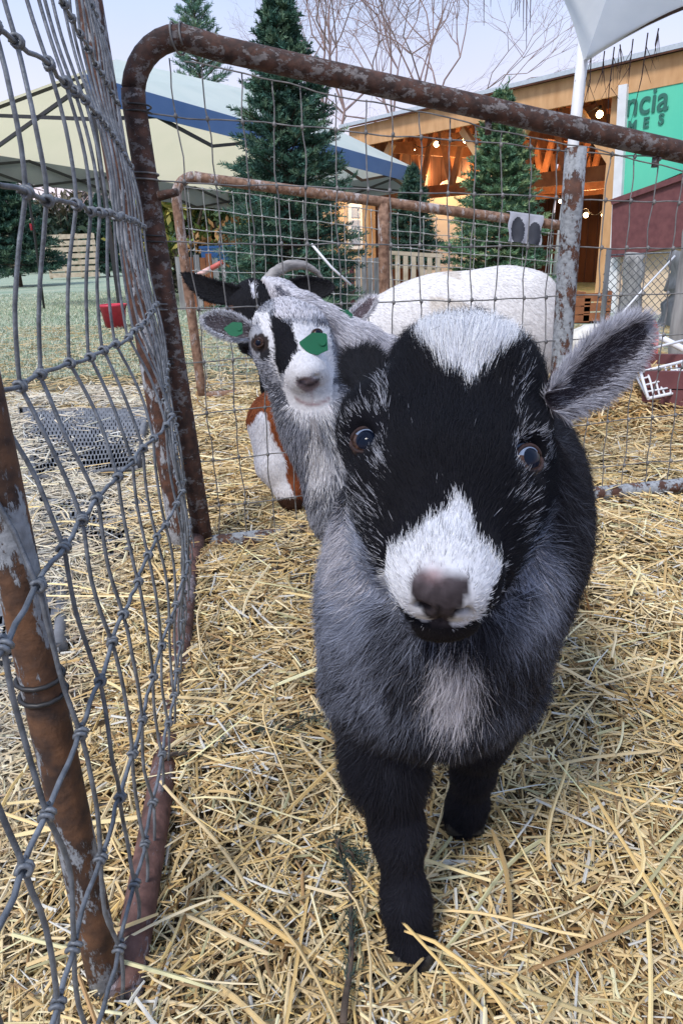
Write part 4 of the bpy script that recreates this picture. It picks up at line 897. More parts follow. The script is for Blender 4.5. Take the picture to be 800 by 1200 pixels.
def sdf_mesh(prims, h, smooth=2):
    lo = np.full(3, 9e9); hi = -lo
    for p in prims:
        if p[-1]: continue
        if p[0] == 'e': m_ = max(p[2]); lo = np.minimum(lo, p[1]-m_); hi = np.maximum(hi, p[1]+m_)
        else: lo = np.minimum(lo, np.minimum(p[1]-p[3], p[2]-p[4])); hi = np.maximum(hi, np.maximum(p[1]+p[3], p[2]+p[4]))
    lo -= 4*h; hi += 4*h; n = np.ceil((hi-lo)/h).astype(int)+1
    D = np.full(n, .08); G_ = [lo[i]+np.arange(n[i])*h for i in range(3)]
    for p in prims:
        k = p[-2]; pad = k+3*h+.012
        if p[0] == 'e': a = p[1]-max(p[2])-pad; b = p[1]+max(p[2])+pad
        else: a = np.minimum(p[1]-p[3], p[2]-p[4])-pad; b = np.maximum(p[1]+p[3], p[2]+p[4])+pad
        ia = np.clip(np.floor((a-lo)/h).astype(int), 0, n-1); ib = np.clip(np.ceil((b-lo)/h).astype(int)+1, 1, n)
        X, Y, Z = np.meshgrid(*[G_[i][ia[i]:ib[i]] for i in range(3)], indexing='ij')
        Q = np.stack([X, Y, Z], -1)
        if p[0] == 'e':
            q = (Q-p[1])@p[3].T; k0 = np.linalg.norm(q/p[2], axis=-1); k1 = np.linalg.norm(q/p[2]**2, axis=-1)+1e-9; d = k0*(k0-1)/k1
        else:
            ab = p[2]-p[1]; t = np.clip(((Q-p[1])@ab)/(ab@ab+1e-12), 0, 1); d = np.linalg.norm(Q-p[1]-t[..., None]*ab, axis=-1)-(p[3]+(p[4]-p[3])*t)
        sl_ = tuple(slice(ia[i], ib[i]) for i in range(3)); c = D[sl_]
        if p[-1]:
            d = -d; hh = np.maximum(k-np.abs(c-d), 0)/k; D[sl_] = np.maximum(c, d)+hh*hh*k/4
        else:
            hh = np.maximum(k-np.abs(c-d), 0)/k; D[sl_] = np.minimum(c, d)-hh*hh*k/4
    V, F = surface_nets(D, lo, h)
    e = np.vstack([F[:, [0, 1]], F[:, [1, 2]], F[:, [2, 3]], F[:, [3, 0]]])
    for _ in range(smooth):
        S = np.zeros_like(V); c = np.zeros(len(V))
        for a, b in ((0, 1), (1, 0)):
            for ax in range(3): S[:, ax] += np.bincount(e[:, a], V[e[:, b], ax], len(V))
            c += np.bincount(e[:, a], minlength=len(V))
        V = V*.5+.5*S/np.maximum(c, 1)[:, None]
    return V, F
def vnormals(V, F):
    n = np.cross(V[F[:, 2]]-V[F[:, 0]], V[F[:, 3]]-V[F[:, 1]]); N_ = np.zeros_like(V)
    for i in range(4):
        for ax in range(3): N_[:, ax] += np.bincount(F[:, i], n[:, ax], len(V))
    return N_/(np.linalg.norm(N_, axis=1)[:, None]+1e-12)
def vnoise(P, f, seed=0):
    g = np.random.default_rng(seed); o = np.zeros((len(P), 3))
    for i in range(5):
        K = g.normal(size=(3, 3))*f*(1+.5*i); ph = g.uniform(0, 6.3, 3); o += np.sin(P@K.T+ph)/(1+.35*i)
    return o/2.6
def fur(name, parent, V, F, n, comb, colf, lenf, rad=.00022, lift=.35, seed=0, npt=5, tuft=.35, wf=None, curl=.12):
    g = np.random.default_rng(seed); N_ = vnormals(V, F)
    T = np.vstack([F[:, [0, 1, 2]], F[:, [0, 2, 3]]]); a, b, c = V[T[:, 0]], V[T[:, 1]], V[T[:, 2]]
    ar = np.linalg.norm(np.cross(b-a, c-a), axis=1)
    if wf is not None: ar = ar*wf((a+b+c)/3)
    i = g.choice(len(T), n, p=ar/ar.sum()); u = g.random((n, 2)); fl = u.sum(1) > 1; u[fl] = 1-u[fl]
    w0 = 1-u.sum(1); P = a[i]*w0[:, None]+b[i]*u[:, :1]+c[i]*u[:, 1:]
    nn = N_[T[i, 0]]*w0[:, None]+N_[T[i, 1]]*u[:, :1]+N_[T[i, 2]]*u[:, 1:]; nn /= np.linalg.norm(nn, axis=1)[:, None]
    d = comb(P, nn)+tuft*vnoise(P, 75, seed)*.6+tuft*.5*vnoise(P, 260, seed+1)+.16*g.normal(size=(n, 3))
    d -= (d*nn).sum(1)[:, None]*nn; d /= np.linalg.norm(d, axis=1)[:, None]+1e-9
    L_ = lenf(P)*g.uniform(.6, 1.15, n); lf = (lift if np.isscalar(lift) else lift(P))*g.uniform(.6, 1.5, n)
    C = colf(P, g); Q = np.zeros((n, npt, 3)); Q[:, 0] = P-nn*.0006; cur = P-nn*.0006
    cu_ = g.normal(size=(n, 3))*curl
    for k in range(1, npt):
        t = k/(npt-1); st = d+nn*(lf*(1.25-1.0*t))[:, None]+cu_*t+np.array([0, 0, -.10])*t; st /= np.linalg.norm(st, axis=1)[:, None]
        cur = cur+st*(L_/(npt-1))[:, None]; Q[:, k] = cur
    cv = bpy.data.hair_curves.new(name); cv.add_curves([npt]*n)
    cv.attributes['position'].data.foreach_set('vector', Q.astype(np.float32).ravel())
    ra = cv.attributes.get('radius') or cv.attributes.new('radius', 'FLOAT', 'POINT')
    pr_ = rad*np.array([1.0, .95, .8, .55, .12])[:npt] if npt == 5 else rad*np.linspace(1, .15, npt)
    ra.data.foreach_set('value', (np.tile(pr_, n)*np.repeat(g.uniform(.7, 1.2, n), npt)).astype(np.float32))
    at = cv.attributes.new('col', 'FLOAT_COLOR', 'CURVE'); c4 = np.ones((n, 4), np.float32); c4[:, :3] = np.clip(C, 0, .95); at.data.foreach_set('color', c4.ravel())
    cv.materials.append(M_fur); o = bpy.data.objects.new(name, cv); COL.objects.link(o); o.parent = parent
    o.matrix_parent_inverse = Matrix.Translation(-Vector(parent.location)) if parent.parent is None else Matrix.Identity(4)
    return o
def inpoly(x, y, poly):
    r_ = np.zeros(len(x), bool); n = len(poly)
    for i in range(n):
        x1, y1 = poly[i]; x2, y2 = poly[(i+1) % n]
        c = ((y1 > y) != (y2 > y)); r_ ^= c & (x < (x2-x1)*(y-y1)/((y2-y1) if y2 != y1 else 1e-9)+x1)
    return r_
def proj(P):
    v = P-CAM; d = v@CF; return 400+FPX*(v@CR)/d, 600-FPX*(v@CU)/d, d
class Head:      # frame at the middle of the eyes: X across, N down the nose, Fo out of the forehead; unit cm * scale
    def __init__(s, px, py, t, nimg, fwd, yaw=0., scale=1.):
        s.O = W(px, py, t); a = nrm(nimg); up = CR*a[0]-CU*a[1]; s.N = nrm(up*math.sqrt(1-fwd*fwd)-CF*fwd)
        x = CR*a[1]+CU*a[0]; x = nrm(x+CF*yaw); x = nrm(x-s.N*(x@s.N)); s.X = x; s.Fo = np.cross(s.X, -s.N); s.s = scale*.01
        if s.Fo@CF > 0: s.Fo = -s.Fo
    def p(s, x, n, f): return s.O+(s.X*x+s.N*n+s.Fo*f)*s.s
    def A(s): return np.stack([s.X, s.N, s.Fo])
    def loc(s, P): return ((P-s.O)/s.s)@s.A().T
    def prims(s, wide=1., en=(0., 0.), sock=True, sh=0., cf=0.):
        e = lambda c, r, k=.012, sub=False: el(s.p(*c), np.array(r)*s.s, s.A(), k*s.s/.01, sub)
        c_ = lambda a, b, ra, rb, k=.012: cap(s.p(*a), s.p(*b), ra*s.s, rb*s.s, k*s.s/.01)
        L = [e((0, -2.6, -4.4), (4.5*wide, 4.8, 4.2)), e((0, -.8, -2.4), (4.0*wide, 3.6, 2.7), .016), e((0, -4.6, -3.3), (3.3*wide, 2.5, 2.3), .016)]
        for q in (-1, 1):
            n0 = en[0] if q < 0 else en[1]; L += [e((q*3.9*wide, n0-1.0, -2.7), (1.5, 1.9, 1.7), .014), e((q*2.5*wide, 1.7, -5.6), (2.1, 3.3, 2.6), .018), e((q*3.5*wide, n0+1.6, -3.6), (1.3, 1.8, 1.5), .014)]
        if not sock: en = (-40, -40)
        L += [c_((0, 1.0, -2.9), (0, 6.0-sh, -2.9), 3.0, 2.35, .018), e((0, 7.2-sh, -3.2), (2.8, 2.0, 2.15), .012), e((0, 8.5-sh, -2.8), (1.85, 1.15, 1.5), .008)]
        L += [e((-1.2, 7.7-sh, -4.1), (1.5, 1.45, 1.5), .008), e((1.2, 7.7-sh, -4.1), (1.5, 1.45, 1.5), .008)]
        L += [c_((0, 2.6, -6.4), (0, 7.0-sh*.6, -5.5-cf), 2.1, 1.35+cf*.45, .014), e((0, 7.9-sh*.6, -5.5-cf), (1.45+cf*.75, 1.0, 1.0), .006)]
        for q in (-1, 1):
            L += [e((q*.85-.15, 9.2-sh, -2.9), (.42, .55, .30), .0025, True), e((q*1.12-.15, 9.1-sh, -3.15), (.2, .5, .34), .002, True), e((q*4.55*wide, en[0] if q < 0 else en[1], -2.2), (1.3, 1.2, 1.3), .008, True)]
        L += [e((-.15, 9.5-sh, -4.0), (.11, .7, 1.1), .0018, True), e((0, 9.1-sh, -5.05), (1.9, 1.3, .15), .0025, True)]
        return L
def eye(par, H, q, wide=1., r=1.0, en=0., gaze=None, iris=(.10, .045, .02), pupil=(.004, .007, .018), blue=False, on=None):
    c = H.p(q*4.12*wide, en, -2.75)
    if on is not None:      # set into the surface where the sight line meets it
        V_, px_, py_ = on; d_r = nrm(ray(px_, py_)); v_ = V_-CAM; al = v_@d_r; m_ = np.linalg.norm(v_-al[:, None]*d_r, axis=1) < .005; c = CAM+d_r*(al[m_].min()+r*H.s*.50)
    gz_ = nrm(H.X*q*.75+H.Fo*.75-H.N*.0) if gaze is None else nrm(gaze)
    n1, n2 = 28, 18; P = []; rr = r*H.s; A1 = nrm(np.cross(gz_, [0, 0, 1.])); A2 = np.cross(A1, gz_); F = []; c_ = []
    for i in range(n2+1):
        th = math.pi*i/n2
        for k in range(n1): a = 2*math.pi*k/n1; P.append(c+rr*(gz_*math.cos(th)+(A1*math.cos(a)+A2*math.sin(a))*math.sin(th)))
    for i in range(n2):
        for k in range(n1):
            F.append((i*n1+k, (i+1)*n1+k, (i+1)*n1+(k+1) % n1, i*n1+(k+1) % n1))
    P = np.array(P); F = np.array(F); m_ = P[F].mean(1)-c; a1 = m_@A1/rr; a2 = m_@A2/rr; th = np.sqrt(a1**2+a2**2); fr = m_@gz_ > 0
    C = np.tile(np.array(iris), (len(F), 1))*(1+.5*np.random.default_rng(1).normal(size=(len(F), 1)).clip(-1, 1))
    if blue: C[(a2 > .22) & (np.abs(a1) < .62)] = (.20, .25, .36)  # sky reflection painted into the upper part of the eye colour
    C[(th > .86) | ~fr] = (.05, .03, .025)
    C[((a1/.52)**2+((a2+.06)/.50)**2 < 1) & fr] = pupil
    o = npmesh('eye', P, F, C, M_eye, par, True)
    mb = MB()
    for sg_, am in ((1, .62), (-1, .60)):      # lids
        Q = []
        for k in range(13):
            a = math.pi*k/12; Q.append(c+rr*1.03*nrm(gz_*(.62+.10*math.sin(a))+A1*math.cos(a)*.95+A2*sg_*math.sin(a)*am))
        mb.tube(Q, rr*np.array([.05]+[.11]*11+[.05]), 7)
    mb.build('eyelid', M_lid, o)['kind'] = 'stuff'
    return o
M_eye = attrmat('glossy eye', rough=.05, spec=.17)
M_lid = simple('dark lid skin', (.015, .010, .010), .5, c2=(.07, .04, .036), scale=300, spec=.2)
M_hoof = simple('dark hoof', (.02, .018, .016), .5, c2=(.05, .045, .04), scale=80)
M_nose = simple('moist nose skin', (.05, .035, .038), .38, c2=(.13, .09, .095), scale=500, bump=.25)
M_horn = simple('ridged grey horn', (.16, .15, .14), .6, c2=(.38, .35, .33), scale=30, bump=.4, stretch=(1, 1, 3))
M_tag = simple('green ear tag plastic', (.0, .10, .042), .45, c2=(.0, .13, .055), scale=20, spec=.3)
def ear(par, base, tip, wdir, L_=None, wd=.017, cup=.4, colin=(.05, .045, .05), colout=(.4, .4, .44), edge=(.5, .5, .54), nfur=9000, seed=0, flen=.010, rad=.0002, front=None, bend=.0, sag=0.):
    base = np.asarray(base); ax = np.asarray(tip)-base; L_ = np.linalg.norm(ax); ax = ax/L_; wdir = nrm(wdir-ax*(np.asarray(wdir)@ax)); nd = np.cross(ax, wdir)
    if nd@(np.asarray(front) if front is not None else -CF) < 0: nd = -nd
    nu, nv = 22, 16; th = L_*.022; U = np.linspace(0, 1, nu+1); Vv = np.linspace(-1, 1, nv+1)
    w_ = wd*np.interp(U, [0, .12, .3, .5, .7, .85, .95, 1], [.50, .74, .97, 1, .84, .58, .30, .05])
    cupn = cup*np.interp(U, [0, .2, .6, 1], [1.9, 1.2, .8, .5])
    top = np.array([[base+ax*L_*u-wdir*sag*L_*math.sin(math.pi*u)+wdir*w_[i]*v*(1-.18*cupn[i]*abs(v))+nd*(cupn[i]*w_[i]*(v*v-.4)+bend*L_*u*u) for v in Vv] for i, u in enumerate(U)])
    N0 = nd; bot = top-nd*th*(1-.0*U)[:, None, None]
    P = np.concatenate([top.reshape(-1, 3), bot.reshape(-1, 3)]); m_ = (nu+1)*(nv+1); F = []
    for i in range(nu):
        for j in range(nv):
            a = i*(nv+1)+j; F.append((a, a+nv+1, a+nv+2, a+1)); F.append((m_+a, m_+a+1, m_+a+nv+2, m_+a+nv+1))
    for i in range(nu):
        for j in (0, nv): a = i*(nv+1)+j; F.append((a, m_+a, m_+a+nv+1, a+nv+1) if j == 0 else (a, a+nv+1, m_+a+nv+1, m_+a))
    for j in range(nv): a = nu*(nv+1)+j; F.append((a, m_+a, m_+a+1, a+1)); a = j; F.append((a, a+1, m_+a+1, m_+a))
    F = np.array(F)
    Nn = vnormals(P, F)
    if (Nn[:m_]@nd).mean() < 0: F = F[:, ::-1]
    colin = np.array(colin); colout = np.array(colout); edge = np.array(edge)
    def q(Pt):
        r_ = Pt-base; u = (r_@ax)/L_; v = (r_@wdir+sag*L_*np.sin(math.pi*np.clip(u, 0, 1)))/(np.interp(u, U, w_)+1e-6); dpt = (r_@nd)-bend*L_*u*u; srf = np.interp(u, U, cupn)*np.interp(u, U, w_)*(v*v-.4)
        return u, v, dpt > srf-th*.5
    def colf(Pt, g=None):
        u, v, inn = q(Pt); n = len(Pt); C = np.where(inn[:, None], colin, colout)
        e_ = np.abs(v)+.12*(g.normal(size=n) if g is not None else 0) > .74
        e_ |= (u > .93); C = np.where(e_[:, None], edge, C)
        if g is not None:
            m2 = inn & ~e_ & (g.random(n) < .35*np.clip(np.abs(v)*1.2, .3, 1)); C = np.where(m2[:, None], edge*.8, C); C = C*g.uniform(.6, 1.2, (n, 1))
        return C
    o = npmesh('ear', P, F, colf(P), M_skin, par, True)
    def comb(Pt, nn):
        u, v, inn = q(Pt); return ax*.7+wdir*(v*np.where(inn, .9, .4))[:, None]-np.array([0, 0, .0])
    if nfur: fur('ear_fur', o, P, F, nfur, comb, colf, lambda Pt: flen*(.7+.5*(np.abs(q(Pt)[1]) > .7)), rad, .35, seed, tuft=.3)
    return o
def tagpiece(par, c, size, ex, ey, label=None):
    ex = nrm(ex); ey = nrm(ey-ex*(ex@np.asarray(ey))); n = np.cross(ex, ey); mb = MB(); sz = size
    prof = [(-.30, -.30), (-.22, -.38), (.10, -.50), (.20, -.44), (.47, -.34), (.50, .30), (.44, .38), (.0, .47), (-.08, .44), (-.52, .14), (-.52, .04)]
    slab(mb, [c+ex*sz*a+ey*sz*.85*b for a, b in prof], n*sz*.05)
    k = sz*.13; mb.tube([c+ex*sz*.3-n*k*.7, c+ex*sz*.3+n*k*.8], k, 10)
    return mb.build('ear_tag', M_tag, par)

# ---- the black and white kid in front
kid = empty('goat', (.07, .48, 0), 'fluffy black kid with white crown and white muzzle standing nearest, looking into the camera', 'goat', 'goats around the pen')
H1 = Head(526, 517, .372, (-.085, 1), .56, yaw=-.10, scale=1.03)
HB = .32
BDIR = nrm([.16, .98, .0]); BX = nrm(np.cross(BDIR, [0, 0, 1.])); BA = np.stack([BX, BDIR, [0, 0, 1.]])
def Wz(x, y, t): return W(x, y, t)
bc = W(560, 600, .66)
prims = [el(bc, (.076, .17, .096), BA, .05), el(W(535, 640, .53), (.084, .075, .088), BA, .05), el(W(505, 720, .505), (.077, .06, .078), BA, .04), el(W(500, 790, .52), (.066, .055, .055), BA, .04),
         el(W(585, 560, .64), (.064, .13, .068), BA, .05), el(bc+BDIR*.15+np.array([0, 0, -.01]), (.066, .085, .090), BA, .05)]
prims += [cap(W(540, 470, .445), W(540, 600, .50), .050, .070, .04), cap(W(500, 570, .44), W(505, 690, .47), .042, .058, .04)]
# legs: shoulder to hoof
LEG1 = [W(440, 800, .545), W(452, 890, .55), W(466, 975, .557), W(475, 1055, .568), W(483, 1118, .577)]; R1 = [.040, .028, .0175, .0155, .0205]
LEG2 = [W(580, 800, .60), W(560, 860, .64), W(554, 905, .665), W(548, 940, .69), W(543, 958, .70)]; R2 = [.040, .026, .0165, .0155, .0195]
prims += chain(LEG1, R1, .02)+chain(LEG2, R2, .02)
hb = bc+BDIR*.20
LEGH = []
for q in (-1, 1):
    P_ = [hb+BX*q*.045+np.array([0, 0, -.03]), hb+BX*q*.055+BDIR*(-.02)+np.array([0, 0, -.13]), hb+BX*q*.055+BDIR*.045+np.array([0, 0, -.19])]
    P_ += [np.array([P_[2][0], P_[2][1]-.01, .06]), np.array([P_[2][0], P_[2][1]-.02, .02])]; LEGH.append(P_); prims += chain(P_, [.05, .032, .018, .015, .018], .02)
tl = bc+BDIR*.22+np.array([0, 0, .07]); prims += chain([tl, tl+BDIR*.03+np.array([0, 0, .05]), tl+BDIR*.045+np.array([0, 0, .085])], [.02, .016, .008], .015)
EN = (-1.85, -.95); prims += H1.prims(1.0, EN, sh=1.3, cf=.9)
for q in (-1, 1): prims.append(el(H1.p(q*3.2, -3.8, -3.8), np.array([2.5, 2.5, 2.5])*H1.s, H1.A(), .02))
KV, KF = sdf_mesh(prims, .0027, 2)
CROWN = [(440, 340), (450, 372), (466, 392), (494, 420), (522, 436), (538, 440), (549, 458), (560, 440), (585, 428), (606, 412), (622, 398), (640, 372), (625, 340)]
MUZ = [(532, 583), (515, 603), (500, 612), (477, 632), (452, 650), (452, 687), (457, 710), (482, 720), (497, 733), (514, 715), (527, 734), (552, 730), (570, 715), (580, 680), (585, 657), (560, 635), (552, 607), (545, 590)]
PAD = [(480, 676), (492, 667), (515, 664), (548, 670), (556, 688), (545, 708), (530, 722), (516, 737), (500, 724), (486, 704)]
BLK = np.array([.010, .010, .014]); GRY = np.array([.31, .34, .43]); WHT = np.array([.80, .81, .86]); LGR = np.array([.42, .43, .48])
def kidcol(P, g=None):
    n = len(P); j = (lambda a: g.normal(size=n)*a) if g is not None else (lambda a: 0)
    x, y, d = proj(P); x = x+j(2.5); y = y+j(2.5); l = H1.loc(P); head = (l[:, 2] > -8.8) & (np.abs(l[:, 0]) < 7) & (l[:, 1] > -8.5) & (l[:, 1] < 10.5) & (d < .465)
    head &= ~((y > 585) & (x < 398+(y-585)*.56)) & ~((y > 575) & (x > 652-(y-575)*.50))
    nz_ = vnoise(P, 60, 3)[:, 0]; nz2 = vnoise(P, 160, 4)[:, 0]
    rnd = g.random(n) if g is not None else np.full(n, .5)
    # body
    pg = np.full(n, .13)+.08*nz_
    def blob(cx, cy, sx, sy, a): return a*np.exp(-((x-cx)/sx)**2-((y-cy)/sy)**2)
    pg = pg+blob(410, 700, 65, 110, 1.0)+blob(615, 690, 38, 75, .7)+blob(490, 830, 80, 38, .30)+blob(600, 840, 40, 30, .2)
    pg = pg*(1+.45*vnoise(P, 105, 44)[:, 0]); pg = pg*np.clip((930-y)/90, .03, 1); pg = np.where(P[:, 2] < .13, .05, pg)
    mixv = np.clip((pg-rnd)*2.2+.5, 0, 1)*np.clip(pg*1.6, 0, 1); C = BLK*1.6*(1-mixv)[:, None]+GRY*(1+.25*nz2)[:, None]*mixv[:, None]
    wh = blob(400, 640, 16, 50, 1.1)+blob(425, 690, 14, 30, .6)+blob(532, 800, 30, 50, 1.5)+blob(626, 665, 18, 40, .45)+blob(470, 590, 20, 40, .0)
    r2 = g.random(n) if g is not None else np.full(n, .5)
    C = np.where(((r2 < wh-.18) & (y < 880))[:, None], np.array([.66, .64, .68]), C)
    # head
    r3 = g.random(n) if g is not None else np.full(n, .93)
    Ch = np.tile(BLK, (n, 1)); fl = np.full(n, .002)
    fl += .6*np.exp(-((x-(449+.0*y))/4.5)**2)*((y > 395) & (y < 565))*(.5+.9*nz2.clip(-.5, .8)) + .55*np.exp(-((x-607)/4.5)**2)*((y > 425) & (y < 580))*(.5+.9*nz2.clip(-.5, .8))
    for ex, ey in ((427, 506), (622, 531)):
        rr_ = np.hypot((x-ex)/1.0, (y-ey)/1.15); fl += .42*((rr_ > 15) & (rr_ < 24))*(.6+.7*nz2)
    fl += blob(425, 605, 18, 30, .26)*(1+nz2)+blob(452, 655, 16, 16, .25)+blob(612, 600, 12, 36, .20)*(1+nz2)+blob(404, 590, 8, 50, .3)
    Ch = np.where((r3 < fl)[:, None], LGR*(.8+.4*r2)[:, None], Ch)
    jx = x+5*nz2; jy = y+5*nz_
    Ch = np.where(inpoly(jx, jy, CROWN)[:, None], WHT, Ch); Ch = np.where((inpoly(jx, jy, MUZ) & (l[:, 1] > 1))[:, None], WHT*np.where(r3 < .12, .45, 1)[:, None], Ch)
    hwp = np.interp(y, [655, 665, 680, 695, 710, 722, 738], [10, 25, 35, 34, 27, 16, 7]); pm = np.clip((hwp-np.abs(x-516))/5+.5+.5*nz2, 0, 1)*(l[:, 1] > 4)*np.clip((y-(663+10*nz_))/16, 0, 1)
    pm = np.where(r3 < .25, pm*.6, pm) if g is not None else pm; pkm = np.exp(-((x-508)/11)**2-((y-672)/9)**2)*.6
    pc = np.array([.078, .064, .070])*(1+.35*vnoise(P, 900, 71)[:, 0])[:, None]*(1+.8*np.clip((695-y)/30, 0, 1)-.45*np.clip((np.abs(x-516)-.55*hwp)/(.4*hwp), 0, 1)*(y > 682))[:, None]; Ch = Ch*(1-pm[:, None])+pc*pm[:, None]
    Ch = Ch*(1-pkm[:, None])+np.array([.42, .24, .24])*pkm[:, None]
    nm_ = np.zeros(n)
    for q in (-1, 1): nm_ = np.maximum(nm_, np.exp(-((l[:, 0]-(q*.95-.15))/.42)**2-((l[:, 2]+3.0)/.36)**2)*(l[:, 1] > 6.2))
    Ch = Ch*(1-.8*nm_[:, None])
    pl_ = np.exp(-((x-514)/2.5)**2)*((y > 708) & (y < 742)); Ch = Ch*(1-.7*pl_[:, None])
    ch = (y > 736-.0*x) & (l[:, 1] > 4); Ch = np.where(ch[:, None], np.array([.016, .014, .016]), Ch)
    C = np.where(head[:, None], Ch, C)
    if g is not None: C = C*g.uniform(.7, 1.2, (n, 1))
    return np.clip(C, 0, .9)
def kidcomb(P, nn):
    l = H1.loc(P); hd = (l[:, 2] > -8) & (np.abs(l[:, 0]) < 7) & (l[:, 1] > -8.5) & (l[:, 1] < 10.5)
    tipn = H1.p(0, 8.8, -3.5); v = P-tipn; v /= np.linalg.norm(v, axis=1)[:, None]+1e-9
    lat = np.sign(l[:, 0])[:, None]*H1.X*np.clip(np.abs(l[:, 0])/5, 0, 1)[:, None]
    hv = v-H1.N*.4+lat*.35
    cr_ = np.exp(-((l[:, 1]+6)/2.2)**2)[:, None]; hv = hv+cr_*(H1.Fo*.3)
    bv = BDIR*.55+np.array([0, 0, -1.0])*(.55+.45*np.clip((.40-P[:, 2])/.2, 0, 1))[:, None]+np.where((P[:, 1] < .55)[:, None], BX*((P-bc)@BX)[:, None]*4, 0)
    return np.where(hd[:, None], hv, bv)
def kidlen(P):
    l = H1.loc(P); x, y, d = proj(P); hd = (l[:, 2] > -8.8) & (np.abs(l[:, 0]) < 7) & (l[:, 1] > -8.5) & (l[:, 1] < 10.5)
    hl = np.interp(l[:, 1], [-8, -5, -2, 2, 5, 7.5, 9], [.022, .018, .011, .010, .0075, .004, .0018]); hl = hl+.008*np.clip((np.abs(l[:, 0])-3.5)/2, 0, 1)*(l[:, 1] < 5)*(l[:, 1] > 1)
    hl = np.maximum(hl, .0035)*np.where(((x-517)/36)**2+((y-700)/32)**2 < 1, .22, 1); er = np.minimum(np.hypot(x-427, y-506), np.hypot(x-622, y-531)); hl = hl*np.clip((er-8)/24, .22, 1)
    bl = np.where(P[:, 2] < .15, .0105, .024); bl = np.where(P[:, 2] < .03, .010, bl)
    return np.where(hd, hl, bl)
body = npmesh('body', KV, KF, kidcol(KV)*.8, M_skin, kid, True)
fur('fur', body, KV, KF, 420000, kidcomb, kidcol, kidlen, .00014, .26, 5, wf=lambda P: 1+1.6*(H1.loc(P)[:, 1] > -9)*(np.abs(H1.loc(P)[:, 0]) < 7)*(H1.loc(P)[:, 2] > -9)+.8*(P[:, 1] < .62), tuft=.5)
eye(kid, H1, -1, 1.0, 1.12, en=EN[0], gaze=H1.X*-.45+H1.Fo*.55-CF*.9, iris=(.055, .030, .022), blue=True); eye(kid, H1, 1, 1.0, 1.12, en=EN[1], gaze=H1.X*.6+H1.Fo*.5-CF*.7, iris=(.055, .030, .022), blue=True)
ear(kid, W(643, 470, .405), W(758, 383, .425), CU*.75+CR*.45, wd=.0172, cup=.42, colin=(.050, .042, .052), colout=(.5, .5, .55), edge=(.48, .48, .54), nfur=42000, seed=2, flen=.0100, rad=.00014, front=-CF*.9-CU*.5)
ear(kid, W(438, 462, .425), W(418, 412, .462), CU*.3+CR*.8, wd=.010, cup=.4, colin=(.02, .02, .025), colout=(.02, .02, .025), edge=(.02, .02, .025), nfur=14000, seed=3, flen=.010, rad=.00014)
for P_, r_ in ((LEG1, .0175), (LEG2, .017), (LEGH[0], .016), (LEGH[1], .016)):
    c = P_[-1]; mb = MB()
    for q in (-1, 1):
        o = np.array([c[0]+q*.0085, c[1]-.006, 0]); mb.tube([o+np.array([0, .004, max(.018, c[2]*.6)]), o+np.array([0, 0, .014]), o+np.array([0, -.006, .006])], [.0075, .0105, .010], 10)
    mb.build('hoof', M_hoof, kid)['kind'] = 'stuff'

# ---- grey and white kid behind, face to the viewer
def simplecomb(tip, down=.6, back=np.array([.3, .6, 0])):
    def f(P, nn):
        v = P-tip; dist = np.linalg.norm(v, axis=1)[:, None]; v = v/(dist+1e-9); w_ = np.clip((dist-.14)/.05, 0, 1)
        return v*(1-w_)+w_*(np.array([0, 0, -down])+back)
    return f
def goat_legs(pts, top=.03, bot=.014):
    L = []
    for c in pts: c = np.asarray(c); L += chain([c, np.array([c[0], c[1]-.005, c[2]*.5]), np.array([c[0], c[1]+.005, .05]), np.array([c[0], c[1], .018])], [top, top*.6, bot, bot*1.2], .02)
    return L
g2 = empty('goat', (.1, 1.05, 0), 'grey and white kid with black blaze, white muzzle and green tag in its sideways ear', 'goat', 'goats around the pen')
H2 = Head(334, 377, .885, (.42, .90), .55, yaw=.10, scale=.88)
P2 = H2.prims(.95, sock=False)
P2 += [cap(H2.p(0, -1, -6), W(376, 492, .95), .044, .048, .04), cap(W(380, 490, .95), W(414, 590, .98), .048, .062, .04), el(W(470, 590, 1.03), (.11, .075, .09), None, .05), el(W(560, 580, 1.08), (.12, .078, .09), None, .05)]
P2 += goat_legs([W(430, 630, 1.0), W(445, 620, 1.06), W(590, 610, 1.05), W(600, 600, 1.12)])
V2, F2_ = sdf_mesh(P2, .0033, 2)
BLZ = [(317, 368), (334, 377), (343, 386), (351, 411), (343, 417), (337, 432), (328, 441), (323, 425), (322, 405), (318, 384)]
